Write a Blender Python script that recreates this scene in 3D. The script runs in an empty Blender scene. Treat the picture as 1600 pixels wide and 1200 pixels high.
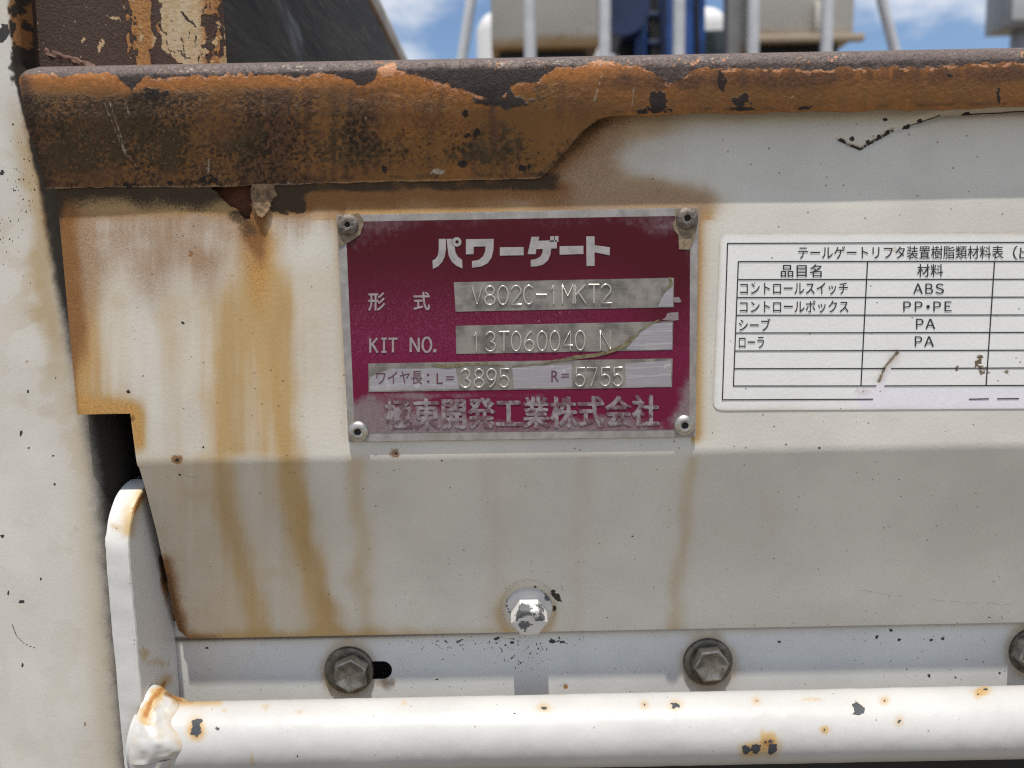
import bpy, math, random
import numpy as np
from mathutils import Vector, Matrix

C = bpy.context.scene.collection
SC = bpy.context.scene
R = math.radians

# ------------------------------------------------------------------ camera
FPX = 1250.0                     # focal length in pixels of a 1600 px wide frame
CAM = np.array((0.0, -0.273, 0.0))
PITCH, ROLL = R(7.6), 0.0195
fw = np.array((0, math.cos(PITCH), -math.sin(PITCH)))
r0 = np.array((1.0, 0, 0)); u0 = np.array((0, math.sin(PITCH), math.cos(PITCH)))
rt = math.cos(ROLL) * r0 - math.sin(ROLL) * u0
up = math.sin(ROLL) * r0 + math.cos(ROLL) * u0
cd = bpy.data.cameras.new('camera'); cam = bpy.data.objects.new('camera', cd); C.objects.link(cam)
M = Matrix.Identity(4)
for i in range(3):
    M[i][0], M[i][1], M[i][2], M[i][3] = rt[i], up[i], -fw[i], CAM[i]
cam.matrix_world = M
cd.sensor_width = 36.0; cd.lens = 36.0 * FPX / 1600.0
cd.clip_start = 0.01; cd.clip_end = 2000
cd.dof.use_dof = True; cd.dof.focus_distance = 0.277; cd.dof.aperture_fstop = 12.0
SC.camera = cam

# ------------------------------------------------------------------ light
SUN_EL, SUN_AZ = R(75.5), R(4.0)       # behind the viewer, a little to the left, high
sdir = Vector((-math.sin(SUN_AZ) * math.cos(SUN_EL), -math.cos(SUN_AZ) * math.cos(SUN_EL), math.sin(SUN_EL)))
sl = bpy.data.lights.new('sun', 'SUN'); sl.energy = 4.2; sl.angle = R(0.55); sl.color = (1.0, 0.947, 0.86)
so = bpy.data.objects.new('sun', sl); C.objects.link(so)
so.rotation_euler = sdir.to_track_quat('Z', 'Y').to_euler()
so.location = (0, -2, 6)

wd = bpy.data.worlds.new('World'); SC.world = wd; wd.use_nodes = True
wt = wd.node_tree; wt.nodes.clear()
def wn(t, **k):
    n = wt.nodes.new(t)
    for a, b in k.items(): setattr(n, a, b)
    return n
wo = wn('ShaderNodeOutputWorld'); wb = wn('ShaderNodeBackground'); wb.inputs[1].default_value = 0.11
sky = wn('ShaderNodeTexSky'); sky.sky_type = 'NISHITA'; sky.sun_disc = False
sky.sun_elevation = SUN_EL; sky.sun_rotation = math.pi + SUN_AZ; sky.air_density = 1.0; sky.dust_density = 0.6; sky.ozone_density = 3.5
tc = wn('ShaderNodeTexCoord'); mp = wn('ShaderNodeMapping'); mp.inputs['Scale'].default_value = (1.0, 1.0, 2.2); mp.inputs['Location'].default_value = (0.18, 0.0, 0.25)
nz = wn('ShaderNodeTexNoise'); nz.inputs['Scale'].default_value = 3.6; nz.inputs['Detail'].default_value = 7; nz.inputs['Roughness'].default_value = 0.55
rp = wn('ShaderNodeMapRange'); rp.interpolation_type = 'SMOOTHSTEP'
rp.inputs['From Min'].default_value = 0.43; rp.inputs['From Max'].default_value = 0.60; rp.inputs['To Max'].default_value = 0.85
mx = wn('ShaderNodeMix', data_type='RGBA'); mx.inputs[7].default_value = (7.6, 7.7, 7.9, 1)
wt.links.new(tc.outputs['Generated'], mp.inputs[0]); wt.links.new(mp.outputs[0], nz.inputs['Vector'])
wt.links.new(nz.outputs[0], rp.inputs[0]); wt.links.new(rp.outputs[0], mx.inputs[0])
wt.links.new(sky.outputs[0], mx.inputs[6]); wt.links.new(mx.outputs[2], wb.inputs[0]); wt.links.new(wb.outputs[0], wo.inputs[0])

SC.cycles.use_denoising = False; SC.cycles.pixel_filter_type = 'BLACKMAN_HARRIS'; SC.cycles.filter_width = 1.2
vs = SC.view_settings
vs.view_transform = 'Standard'; vs.look = 'None'; vs.gamma = 1; vs.use_curve_mapping = False; vs.exposure = 0.22

# ------------------------------------------------------------------ pixel <-> world
def ray(px, py):
    px = np.asarray(px, float); py = np.asarray(py, float)
    a = (px - 800) / FPX; b = -(py - 600) / FPX
    return fw + a[..., None] * rt + b[..., None] * up
def P(px, py, Y=0.0):
    """the point of the plane y = Y that shows at photo pixel (px, py)"""
    d = ray(px, py); t = (Y - CAM[1]) / d[..., 1]
    return CAM + d * t[..., None]
def Ppl(px, py, o, n):
    d = ray(px, py); o = np.asarray(o); n = np.asarray(n)
    t = ((o - CAM) @ n) / (d @ n)
    return CAM + d * t[..., None]
def proj(p):
    d = np.asarray(p) - CAM; z = d @ fw
    return 800 + FPX * (d @ rt) / z, 600 - FPX * (d @ up) / z

# ------------------------------------------------------------------ numpy noise and masks
def vnoise(x, y, seed=0):
    g = np.random.RandomState(seed).rand(256, 256)
    xi = np.floor(x).astype(int); yi = np.floor(y).astype(int)
    fx = x - xi; fy = y - yi
    fx = fx * fx * (3 - 2 * fx); fy = fy * fy * (3 - 2 * fy)
    a = g[xi & 255, yi & 255]; b = g[(xi + 1) & 255, yi & 255]; c = g[xi & 255, (yi + 1) & 255]; d = g[(xi + 1) & 255, (yi + 1) & 255]
    return (a * (1 - fx) + b * fx) * (1 - fy) + (c * (1 - fx) + d * fx) * fy
def fbm(x, y, s, seed=0, o=4, sx=1.0):
    r = 0; w = 0.5; t = 0; f = 1.0 / s
    for k in range(o):
        r = r + w * vnoise(x * f / sx + 31.7 * k, y * f + 17.3 * k, seed + k); t += w; w *= 0.5; f *= 2
    return r / t
def ss(a, b, x):
    t = np.clip((x - a) / (b - a), 0, 1); return t * t * (3 - 2 * t)
def g(d, w): return np.exp(-(d / w) ** 2)
def band(x, a, b, s): return ss(a - s, a + s, x) * (1 - ss(b - s, b + s, x))
def spot(x, y, cx, cy, rx, ry=None, rot=0.0, wob=0.35, seed=5, soft=0.35):
    """a ragged blot, 1 inside"""
    ry = ry or rx
    dx = x - cx; dy = y - cy; c, s = math.cos(rot), math.sin(rot)
    u = (dx * c + dy * s) / rx; v = (-dx * s + dy * c) / ry
    d = np.sqrt(u * u + v * v) + (fbm(x, y, max(2.6, min(rx, ry) * 0.9), seed, 3) - 0.5) * 4.2 * wob * min(1.0, .25 + min(rx, ry) / 6)
    return 1 - ss(1 - soft, 1 + soft, d)
def polyline(x, y, pts):
    """distance in px to a polyline"""
    best = np.full(np.shape(x), 1e9)
    for (ax, ay), (bx, by) in zip(pts[:-1], pts[1:]):
        vx, vy = bx - ax, by - ay
        t = np.clip(((x - ax) * vx + (y - ay) * vy) / (vx * vx + vy * vy), 0, 1)
        best = np.minimum(best, np.hypot(x - ax - t * vx, y - ay - t * vy))
    return best

# ------------------------------------------------------------------ materials
class N:
    def __init__(s, name):
        s.m = bpy.data.materials.new(name); s.m.use_nodes = True; s.t = s.m.node_tree; s.t.nodes.clear()
        s.out = s.n('ShaderNodeOutputMaterial'); s.b = s.n('ShaderNodeBsdfPrincipled'); s.l(s.b.outputs[0], s.out.inputs[0])
        s.co = s.n('ShaderNodeTexCoord').outputs['Object']
    def n(s, t, **k):
        n = s.t.nodes.new(t)
        for a, b in k.items(): setattr(n, a, b)
        return n
    def l(s, a, b): s.t.links.new(a, b)
    def put(s, v, sock):
        if hasattr(v, 'is_output'): s.l(v, sock)
        elif isinstance(v, (tuple, list)): sock.default_value = (*v[:3], 1) if len(sock.default_value) == 4 else v
        else: sock.default_value = v
    def math(s, op, a, b=0.0, clamp=False):
        n = s.n('ShaderNodeMath', operation=op, use_clamp=clamp); s.put(a, n.inputs[0]); s.put(b, n.inputs[1]); return n.outputs[0]
    def mix(s, f, a, b, mode='MIX'):
        n = s.n('ShaderNodeMix', data_type='RGBA', blend_type=mode); s.put(f, n.inputs[0]); s.put(a, n.inputs[6]); s.put(b, n.inputs[7]); return n.outputs[2]
    def ss(s, v, a, b, lo=0.0, hi=1.0):
        n = s.n('ShaderNodeMapRange', interpolation_type='SMOOTHSTEP'); s.put(v, n.inputs[0])
        n.inputs[1].default_value = a; n.inputs[2].default_value = b; n.inputs[3].default_value = lo; n.inputs[4].default_value = hi
        return n.outputs[0]
    def noise(s, scale, detail=4, rough=0.55, stretch=(1, 1, 1), off=(0, 0, 0), dist=0.0):
        m = s.n('ShaderNodeMapping'); m.inputs['Scale'].default_value = stretch; m.inputs['Location'].default_value = off; s.l(s.co, m.inputs[0])
        n = s.n('ShaderNodeTexNoise'); n.inputs['Scale'].default_value = scale; n.inputs['Detail'].default_value = detail
        n.inputs['Roughness'].default_value = rough; n.inputs['Distortion'].default_value = dist
        s.l(m.outputs[0], n.inputs['Vector']); return n.outputs[0]
    def vor(s, scale, rnd=1.0, feature='F1', stretch=(1, 1, 1)):
        m = s.n('ShaderNodeMapping'); m.inputs['Scale'].default_value = stretch; s.l(s.co, m.inputs[0])
        n = s.n('ShaderNodeTexVoronoi', feature=feature); n.inputs['Scale'].default_value = scale; n.inputs['Randomness'].default_value = rnd
        s.l(m.outputs[0], n.inputs['Vector']); return n
    def attr(s, name): return s.n('ShaderNodeAttribute', attribute_name=name).outputs['Fac']
    def bump(s, h, strength, dist):
        n = s.n('ShaderNodeBump'); n.inputs['Strength'].default_value = strength; n.inputs['Distance'].default_value = dist
        s.put(h, n.inputs['Height']); return n
    def specks(s, scale, size, density):
        """sparse irregular grains: 0..1"""
        v = s.vor(scale)
        d = s.math('ADD', v.outputs['Distance'], s.math('MULTIPLY', s.math('SUBTRACT', s.noise(scale * 2.5, 2), 0.5), size * 1.6))
        sep = s.n('ShaderNodeSeparateColor'); s.l(v.outputs['Color'], sep.inputs[0])
        r = s.math('MULTIPLY', sep.outputs[1], size)
        a = s.math('LESS_THAN', sep.outputs[0], density)
        k = s.ss(s.math('SUBTRACT', d, r), -0.04, 0.03, 1.0, 0.0)
        return s.math('MULTIPLY', a, k)

def layered(name, base, layers, rough=0.45, var=0.08, bump=0.15, speck=0.05, spec=0.4, metal=0.0, grain=1.0, flake=0.0):
    """paint whose stains follow masks stored on the mesh, each broken up by its own noise.
    layers: (attribute, colour, softness, noise scale, noise amount, roughness)"""
    s = N(name)
    big = s.noise(28, 4); fine = s.noise(1500, 4, 0.65)
    col = s.mix(s.ss(big, 0.3, 0.7), tuple(c * (1 - var) for c in base), tuple(min(1, c * (1 + var * .6)) for c in base))
    col = s.mix(s.math('MULTIPLY', s.ss(fine, 0.35, 0.75), 0.13 * grain), col, tuple(c * .6 for c in base))
    rg = s.math('ADD', s.math('MULTIPLY', fine, 0.2), rough - 0.1)
    hb = s.math('MULTIPLY', s.noise(700, 3), 0.5)
    if flake:
        hb = s.math('ADD', hb, s.math('MULTIPLY', s.math('MULTIPLY', s.ss(s.noise(430, 6, .62, dist=.6), .46, .54), flake), s.attr('flk')))
        hb = s.math('ADD', hb, s.math('MULTIPLY', s.math('MULTIPLY', s.noise(2200, 3), flake * .5), s.math('ADD', s.attr('flk'), .25)))
    for k, (at, c, soft, sc, am, rr) in enumerate(layers):
        n = s.noise(sc, 6, 0.68, off=(k * .37, 0, k * .11))
        f = s.ss(s.math('ADD', s.attr(at), s.math('MULTIPLY', s.math('SUBTRACT', n, 0.5), am)), 0.5 - soft, 0.5 + soft)
        n2 = s.noise(sc * 1.7, 5, 0.7, off=(k, k, k)) if at != 'tan' else s.noise(90, 4, 0.6, (1, 1, .2), (k, k, k))
        va = {'tan': 0.07, 'torn': 0.02}.get(at, 0.30)
        cc = s.mix(s.ss(n2, 0.3, 0.7), tuple(v * (1 - va) for v in c), tuple(v * (1 + va * .8) for v in c))
        col = s.mix(f, col, cc)
        rg = s.math('ADD', rg, s.math('MULTIPLY', f, rr - rough))
        hb = s.math('ADD', hb, s.math('MULTIPLY', f, s.math('MULTIPLY', n2, 0.9 if rr > 0.6 else 0.25)))
    if speck:
        k1 = s.specks(520, 0.19, speck * 4.5); k2 = s.specks(190, 0.075, speck * 1.6)
        kk = s.math('MAXIMUM', s.math('MULTIPLY', k1, 0.75), k2)
        col = s.mix(s.math('MULTIPLY', kk, 0.8), col, (0.10, 0.075, 0.05))
        hb = s.math('SUBTRACT', hb, s.math('MULTIPLY', kk, 0.4))
    s.put(col, s.b.inputs['Base Color']); s.put(rg, s.b.inputs['Roughness'])
    s.b.inputs['Specular IOR Level'].default_value = spec; s.b.inputs['Metallic'].default_value = metal
    b = s.bump(hb, bump, 0.0005); s.l(b.outputs[0], s.b.inputs['Normal'])
    return s.m
def plain(name, col, rough=0.5, metal=0.0, var=0.2, scale=300, bump=0.1, bdist=0.0003, spec=0.5, stretch=(1, 1, 1)):
    s = N(name); n = s.noise(scale, 5, 0.6, stretch)
    s.put(s.mix(s.ss(n, 0.25, 0.75), tuple(c * (1 - var) for c in col), tuple(min(1, c * (1 + var)) for c in col)), s.b.inputs['Base Color'])
    s.put(s.math('ADD', s.math('MULTIPLY', n, 0.25), rough - 0.125), s.b.inputs['Roughness'])
    s.b.inputs['Metallic'].default_value = metal; s.b.inputs['Specular IOR Level'].default_value = spec
    if bump:
        b = s.bump(n, bump, bdist); s.l(b.outputs[0], s.b.inputs['Normal'])
    return s.m

# ------------------------------------------------------------------ object helpers
def tag(o, label=None, cat=None, group=None, kind=None):
    for k, v in (('label', label), ('category', cat), ('group', group), ('kind', kind)):
        if v: o[k] = v
    return o
def thing(name, label, cat, loc=(0, 0, 0), group=None):
    o = bpy.data.objects.new(name, None); C.objects.link(o); o.location = loc; o.empty_display_size = 0.02
    return tag(o, label, cat, group)
def link(name, me, mat, parent=None):
    o = bpy.data.objects.new(name, me); C.objects.link(o)
    if mat: me.materials.append(mat)
    if parent:
        o.parent = parent
        t = Vector((0, 0, 0)); q = parent
        while q: t += q.location; q = q.parent
        o.location = -t                     # mesh data are in world coordinates
    return o
def mesh_np(name, v, f, attrs=None, smooth=True, sharp=None):
    me = bpy.data.meshes.new(name); v = np.asarray(v, np.float32); f = np.asarray(f, np.int32); k = f.shape[1]
    me.vertices.add(len(v)); me.vertices.foreach_set('co', v.ravel())
    me.loops.add(f.size); me.loops.foreach_set('vertex_index', f.ravel())
    me.polygons.add(len(f)); me.polygons.foreach_set('loop_start', np.arange(0, f.size, k, dtype=np.int32)); me.polygons.foreach_set('loop_total', np.full(len(f), k, np.int32))
    me.update(calc_edges=True)
    if smooth:
        me.shade_smooth()
        if sharp: me.set_sharp_from_angle(angle=R(sharp))
    for n, a in (attrs or {}).items():
        at = me.attributes.new(n, 'FLOAT', 'POINT'); at.data.foreach_set('value', np.clip(a, -1, 2).astype(np.float32).ravel())
    me.validate(); return me
def grid_faces(nr, nc):
    i = np.arange(nr * nc).reshape(nr, nc)
    return np.stack((i[:-1, :-1], i[:-1, 1:], i[1:, 1:], i[1:, :-1]), -1).reshape(-1, 4)
def mesh_py(name, v, f, smooth=False, sharp=35):
    me = bpy.data.meshes.new(name); me.from_pydata([tuple(map(float, p)) for p in v], [], [tuple(map(int, q)) for q in f]); me.update()
    if smooth: me.shade_smooth(); me.set_sharp_from_angle(angle=R(sharp))
    return me
def box_vf(x0, x1, y0, y1, z0, z1):
    v = [(x, y, z) for x in (x0, x1) for y in (y0, y1) for z in (z0, z1)]
    return v, [(0, 1, 3, 2), (4, 6, 7, 5), (0, 4, 5, 1), (2, 3, 7, 6), (0, 2, 6, 4), (1, 5, 7, 3)]
def bevel_box(name, x0, x1, y0, y1, z0, z1, r=0.0, seg=2):
    import bmesh
    v, f = box_vf(x0, x1, y0, y1, z0, z1); me = mesh_py(name, v, f)
    bm = bmesh.new(); bm.from_mesh(me)
    bmesh.ops.recalc_face_normals(bm, faces=bm.faces)
    if r: bmesh.ops.bevel(bm, geom=bm.edges[:], offset=r, segments=seg, profile=0.5, affect='EDGES')
    bm.to_mesh(me); bm.free()
    me.shade_smooth(); me.set_sharp_from_angle(angle=R(35)); return me
def tube_me(name, a, b, r, n=24, r2=None):
    a = Vector(a); b = Vector(b); q = (b - a).to_track_quat('Z', 'Y'); v = []; r2 = r2 or r
    for p, rr in ((a, r), (b, r2)):
        for k in range(n):
            t = 2 * math.pi * k / n; v.append(p + q @ Vector((rr * math.cos(t), rr * math.sin(t), 0)))
    f = [(k, (k + 1) % n, n + (k + 1) % n, n + k) for k in range(n)] + [tuple(range(n))[::-1], tuple(range(n, 2 * n))]
    return mesh_py(name, v, f, True, 40)
def join_me(name, parts):
    import bmesh
    bm = bmesh.new()
    for p in parts: bm.from_mesh(p)
    me = bpy.data.meshes.new(name); bm.to_mesh(me); bm.free(); me.shade_smooth(); me.set_sharp_from_angle(angle=R(35)); return me
def slab(name, pts, Y, th, bev=0.0, n=None):
    """a flat plate with the outline pts (photo pixels), front face on y = Y, th thick"""
    import bmesh
    q = P(np.array([p[0] for p in pts]), np.array([p[1] for p in pts]), Y)
    bm = bmesh.new(); vs_ = [bm.verts.new(tuple(p)) for p in q]; fc = bm.faces.new(vs_)
    bm.normal_update()
    if fc.normal.y > 0: fc.normal_flip()
    if th:
        ex = bmesh.ops.extrude_face_region(bm, geom=[fc]); 
        new = [e for e in ex['geom'] if isinstance(e, bmesh.types.BMVert)]
        bmesh.ops.translate(bm, vec=(0, th, 0), verts=new)
        # the extruded copy is the back; the original stays in front
        bmesh.ops.recalc_face_normals(bm, faces=bm.faces)
        if bev:
            ed = [e for e in bm.edges if all(abs(v.co.y - Y) < 1e-7 for v in e.verts)]
            bmesh.ops.bevel(bm, geom=ed, offset=bev, segments=2, affect='EDGES')
    bmesh.ops.triangulate(bm, faces=[f for f in bm.faces if len(f.verts) > 4])
    me = bpy.data.meshes.new(name); bm.to_mesh(me); bm.free()
    return me
def text_me(name, body, quad, Y, bold=0.0, ext=0.0):
    """text fitted into the photo-pixel quad (TL, TR, BR, BL), laid on the plane y = Y"""
    cu = bpy.data.curves.new('t', 'FONT'); cu.body = body; cu.size = 1.0; cu.offset = bold; cu.fill_mode = 'FRONT'; cu.resolution_u = 5
    ob = bpy.data.objects.new('t', cu); C.objects.link(ob)
    bpy.context.view_layer.update()
    dg = bpy.context.evaluated_depsgraph_get()
    me = bpy.data.meshes.new_from_object(ob.evaluated_get(dg)); bpy.data.objects.remove(ob); bpy.data.curves.remove(cu)
    n = len(me.vertices); co = np.zeros(n * 3, np.float32); me.vertices.foreach_get('co', co); co = co.reshape(-1, 3)
    lo = co.min(0); hi = co.max(0); u = (co[:, 0] - lo[0]) / (hi[0] - lo[0]); v = (co[:, 1] - lo[1]) / max(1e-6, hi[1] - lo[1])
    tl, tr, br, bl = [np.array(q, float) for q in quad]
    px = (1 - v)[:, None] * ((1 - u)[:, None] * bl * 0) + 0
    q = v[:, None] * ((1 - u)[:, None] * tl + u[:, None] * tr) + (1 - v)[:, None] * ((1 - u)[:, None] * bl + u[:, None] * br)
    w = P(q[:, 0], q[:, 1], Y)
    me.vertices.foreach_set('co', w.astype(np.float32).ravel()); me.materials.clear(); me.name = name
    if ext:
        import bmesh
        bm = bmesh.new(); bm.from_mesh(me); bmesh.ops.remove_doubles(bm, verts=bm.verts, dist=1e-6)
        ex = bmesh.ops.extrude_face_region(bm, geom=bm.faces[:])
        bmesh.ops.translate(bm, vec=(0, ext, 0), verts=[e for e in ex['geom'] if isinstance(e, bmesh.types.BMVert)])
        bm.to_mesh(me); bm.free()
    me.update(); return me
def bx(x0, y0, x1, y1, sl=-0.013):
    """pixel box with the slope of the plate's lines"""
    return [(x0, y0), (x1, y0 + sl * (x1 - x0)), (x1, y1 + sl * (x1 - x0)), (x0, y1)]

# ================================================================== MATERIALS
WHITE = (0.66, 0.635, 0.57)
M_panel = layered('stained_white_paint', WHITE, [
    ('tan', (0.48, 0.325, 0.145), 0.50, 160, 0.10, 0.5),
    ('oran', (0.50, 0.27, 0.080), 0.50, 700, 0.2, 0.5),
    ('pink', (0.37, 0.245, 0.15), 0.48, 1300, 0.50, 0.65),
    ('rust', (0.25, 0.115, 0.038), 0.42, 1500, 0.70, 0.75),
    ('dark', (0.060, 0.040, 0.023), 0.26, 1900, 1.05, 0.8),
    ('chip', (0.035, 0.028, 0.024), 0.12, 900, 0.25, 0.7)], rough=0.42, speck=0.040, bump=0.25)
M_rail = layered('rusted_yellow_rail', (0.225, 0.104, 0.027), [
    ('orange', (0.37, 0.138, 0.030), 0.50, 500, 0.3, 0.5),
    ('brown', (0.125, 0.056, 0.024), 0.50, 500, 0.35, 0.6),
    ('olive', (0.095, 0.060, 0.026), 0.34, 1600, 1.15, 0.7),
    ('dark', (0.050, 0.031, 0.020), 0.40, 1100, 0.8, 0.8),
    ('bare', (0.125, 0.092, 0.082), 0.12, 900, 0.35, 0.6),
    ('barek', (0.042, 0.030, 0.027), 0.35, 900, 0.7, 0.65),
    ('fringe', (0.50, 0.235, 0.115), 0.16, 1000, 0.5, 0.55),
    ('pale', (0.42, 0.35, 0.27), 0.25, 900, 0.9, 0.6),
    ('chip', (0.035, 0.024, 0.020), 0.18, 900, 0.5, 0.8)], rough=0.46, speck=0.02, bump=0.8, var=0.15, flake=0.5)
M_rust = plain('dark_rust', (0.075, 0.038, 0.024), 0.85, 0, 0.5, 260, 0.7, 0.0006)
M_redrust = plain('red_rust', (0.13, 0.045, 0.02), 0.85, 0, 0.5, 300, 0.7, 0.0006)
M_black = plain('black_chassis_paint', (0.012, 0.012, 0.013), 0.7, 0, 0.4, 60)
M_alu = plain('weathered_aluminium', (0.42, 0.40, 0.38), 0.5, 0.75, 0.22, 500, 0.15, 0.0001, stretch=(1, 1, 1))
M_ink = plain('black_ink', (0.018, 0.018, 0.022), 0.5, 0, 0.2, 800, 0)
M_wine = plain('faded_wine_ink', (0.11, 0.035, 0.05), 0.5, 0, 0.3, 800, 0)

# ================================================================== GROUND
def add_ground():
    s = N('concrete_yard'); n = s.noise(0.8, 6); n2 = s.noise(40, 4)
    s.put(s.mix(n, (0.14, 0.115, 0.083), (0.19, 0.157, 0.114)), s.b.inputs['Base Color']); s.b.inputs['Roughness'].default_value = 0.9
    b = s.bump(n2, 0.3, 0.01); s.l(b.outputs[0], s.b.inputs['Normal'])
    k = 300; me = mesh_py('ground', [(-k, -k, -0.93), (k, -k, -0.93), (k, k, -0.93), (-k, k, -0.93)], [(0, 1, 2, 3)])
    tag(link('ground', me, s.m), 'pale concrete yard the truck stands on', 'ground', kind='structure')
add_ground()

# ================================================================== TAIL LIFT
TILT = R(17.0)
lift = thing('tail_lift', 'rust-stained white tail lift with a brown stepped top rail and a tube along its foot', 'tail lift', (0.05, 0.01, -0.1))

zb = P(800, 712, 0)[2]                     # the fold line of the panel
zt = P(800, 118, 0)[2]
# profile of the panel in (Y, Z), by arc length
rb = 0.013
def profile(n_step=0.0004):
    up_len = zt - zb - rb * math.tan(TILT / 2)
    pts = [(0.0, zt - k) for k in np.arange(0, up_len, n_step)]
    cy, cz = rb, zb + rb * math.tan(TILT / 2)
    for a in np.arange(0, TILT, n_step / rb): pts.append((rb - rb * math.cos(a), cz - rb * math.sin(a)))
    y0, z0 = pts[-1]
    # lower edge lies at pixel row 990 (x = 800)
    nrm = np.array((0, -math.cos(TILT), -math.sin(TILT)))
    e = Ppl(np.array(800.), np.array(988.), (0, y0, z0), nrm)
    L = math.hypot(e[1] - y0, e[2] - z0)
    for k in np.arange(n_step, L, n_step): pts.append((y0 + math.sin(TILT) * k, z0 - math.cos(TILT) * k))
    pts.append((y0 + math.sin(TILT) * L, z0 - math.cos(TILT) * L))
    return np.array(pts), (y0, z0), nrm
prof, FOLD, NB = profile()
YB, ZB = prof[-1]                           # bottom edge
print('bottom edge Y', YB, 'Z', ZB)
X1a, X1b = P(88, 300)[0], P(120, 640)[0]
zn = P(160, 648)[2]                         # the notch
X2a, X2b = P(204, 652)[0], P(213, 714)[0]
def tiltX(px, py): return Ppl(np.array(float(px)), np.array(float(py)), (0, FOLD[0], FOLD[1]), NB)
low_edge = [tiltX(*p) for p in ((213, 716), (226, 760), (244, 830), (262, 910), (270, 955), (279, 985), (298, 1000))]
XR = 0.80
def span(a, step):
    """fine columns where the photo looks, coarse ones beyond its right edge"""
    return np.concatenate((np.arange(a, 0.20, step), np.linspace(0.204, XR, 150)))
def build_panel():
    step = 0.0004
    xs = span(X1a, step); nc = len(xs); nr = len(prof)
    z = prof[:, 1]
    # left boundary per row
    le_z = np.array([p[2] for p in low_edge])[::-1]; le_x = np.array([p[0] for p in low_edge])[::-1]
    xl = np.where(z > zn, X1a + (X1b - X1a) * (P(88, 300)[2] - z) / (P(88, 300)[2] - P(120, 640)[2]), 0)
    x2 = np.where(z > FOLD[1], X2a + (X2b - X2a) * np.clip((zn - z) / (zn - FOLD[1]), 0, 1), np.interp(z, le_z, le_x))
    X = np.repeat(xs[None], nr, 0)
    jn = int(round((X2a - X1a) / step))
    jit = (fbm(z * 4000, z * 0, 14, 77, 3) - .5) * 0.0012
    # above the notch: columns run from xl; below: from the notch column on
    u = (xs - X1a) / (XR - X1a)
    Xa = xl[:, None] + u[None] * (XR - xl[:, None])
    base2 = xs[jn]; u2 = np.clip((xs - base2) / (XR - base2), 0, 1)
    Xb = (x2 + 0)[:, None] + u2[None] * (XR - x2[:, None])
    X = np.where((z > zn)[:, None], Xa, Xb)
    keep = np.ones((nr, nc), bool); keep[z <= zn, :jn] = False
    Y = np.repeat(prof[:, 0][:, None], nc, 1); Z = np.repeat(z[:, None], nc, 1)
    # slight hand-worn waviness of sheet metal
    px, py = proj(np.stack((X, Y, Z), -1))
    Y = Y + (fbm(X * 1000, Z * 1000, 60, 3, 2) - .5) * 0.0010 * (z > zb - .05)[:, None] * (1 - ss(470, 540, px) * ss(300, 330, py))
    px, py = proj(np.stack((X, Y, Z), -1))
    # torn hole under the rail
    hole = [(318, 280), (352, 314), (364, 322), (372, 326), (380, 338), (390, 341), (391, 298), (404, 292), (400, 280)]
    hx = np.array([p[0] for p in hole]); hy = np.array([p[1] for p in hole])
    nz1 = (fbm(px, py, 9, 12, 3) - .5) * 9; qx = px + nz1; qy = py + (fbm(px, py, 8, 13, 3) - .5) * 7
    ins = np.zeros(px.shape, bool); j = len(hole) - 1
    for i in range(len(hole)):
        c = ((hy[i] > qy) != (hy[j] > qy)) & (qx < (hx[j] - hx[i]) * (qy - hy[i]) / (hy[j] - hy[i] + 1e-9) + hx[i]); ins ^= c; j = i
    keep &= ~ins
    # ---------------- stains
    x, y = px, py
    w = fbm(x, y, 60, 21, 4) - .5; w2 = fbm(x, y, 22, 25, 4) - .5
    wx = x + w * 26
    vsn = fbm(x * 1.0, y * .06, 9, 27, 4) - .5; vsb = fbm(x, y * .08, 34, 29, 3) - .5
    xe = 88 + (y - 300) * 0.094                       # left edge
    up = 1 - ss(700, 722, y)
    # halo of the name plate
    dl = np.maximum(0, 534 + (y - 340) * .05 - x); dr = np.maximum(0, x - 1090); dv = np.maximum(0, 333 - y); dvb = np.maximum(0, y - 690)
    ins_y = band(y, 325, 690, 14)
    tan = 0.9 * g(x - xe, 42 + 10 * w) * (y < 655)
    tan += 0.95 * g(y - 650, 26 + 14 * w2) * (1 - ss(205, 240, x)) * (y > 560)
    oran = 0.85 * g(y - 640, 22 + 16 * w2) * (1 - ss(195, 232, x + 20 * w2)) * ss(560, 620, y) * (y < 652.5 + 0 * x) + .8 * g(x - 212 - (y - 650) * .14, 11) * band(y, 640, 700, 10) + .35 * g(x - xe - 6, 12) * band(y, 540, 655, 30) + .3 * g(wx - 432 - (y - 500) * .03, 14) * ss(400, 520, y) * (1 - ss(700, 722, y))
    tan += 0.75 * g(x - 205 - (y - 650) * .11, 16) * band(y, 640, 705, 12)
    tan += 0.62 * g(wx - 405, 34) * ss(330, 350, y) * (1 - ss(430, 620, y))
    tan += 0.46 * g(wx - 352 - (y - 500) * .0, 32) * ss(400, 520, y) * up
    tan += 0.60 * g(wx - 432 - (y - 500) * .03, 27) * ss(380, 520, y) * up
    tan += 0.22 * band(wx, 330, 470, 30) * ss(400, 470, y) * up
    tan += 0.20 * g(wx - 262, 20) * ss(430, 470, y) * (1 - ss(520, 660, y))
    lo = ss(700, 722, y)
    t = (y - 715) / 285.0
    tan += lo * (0.50 * g(wx - (340 + 70 * t), 24) + 0.66 * g(wx - (447 + 58 * t + 10 * t * t), 25) + 0.26 * g(wx - (425 + 60 * t), 45) + 0.38 * g(wx - (556 + 20 * t), 19) + 0.42 * g(wx - (1084 - 34 * t), 15)
                 + 0.16 * g(wx - 770, 17) + 0.15 * g(wx - (910 - 10 * t), 16) + 0.12 * g(wx - 300 - 60 * t, 40))
    tan += lo * 0.55 * g(y - (1003 - 0.021 * (x - 270)), 13 + 8 * w2) * (1 - 0.75 * ss(600, 900, x))
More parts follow.
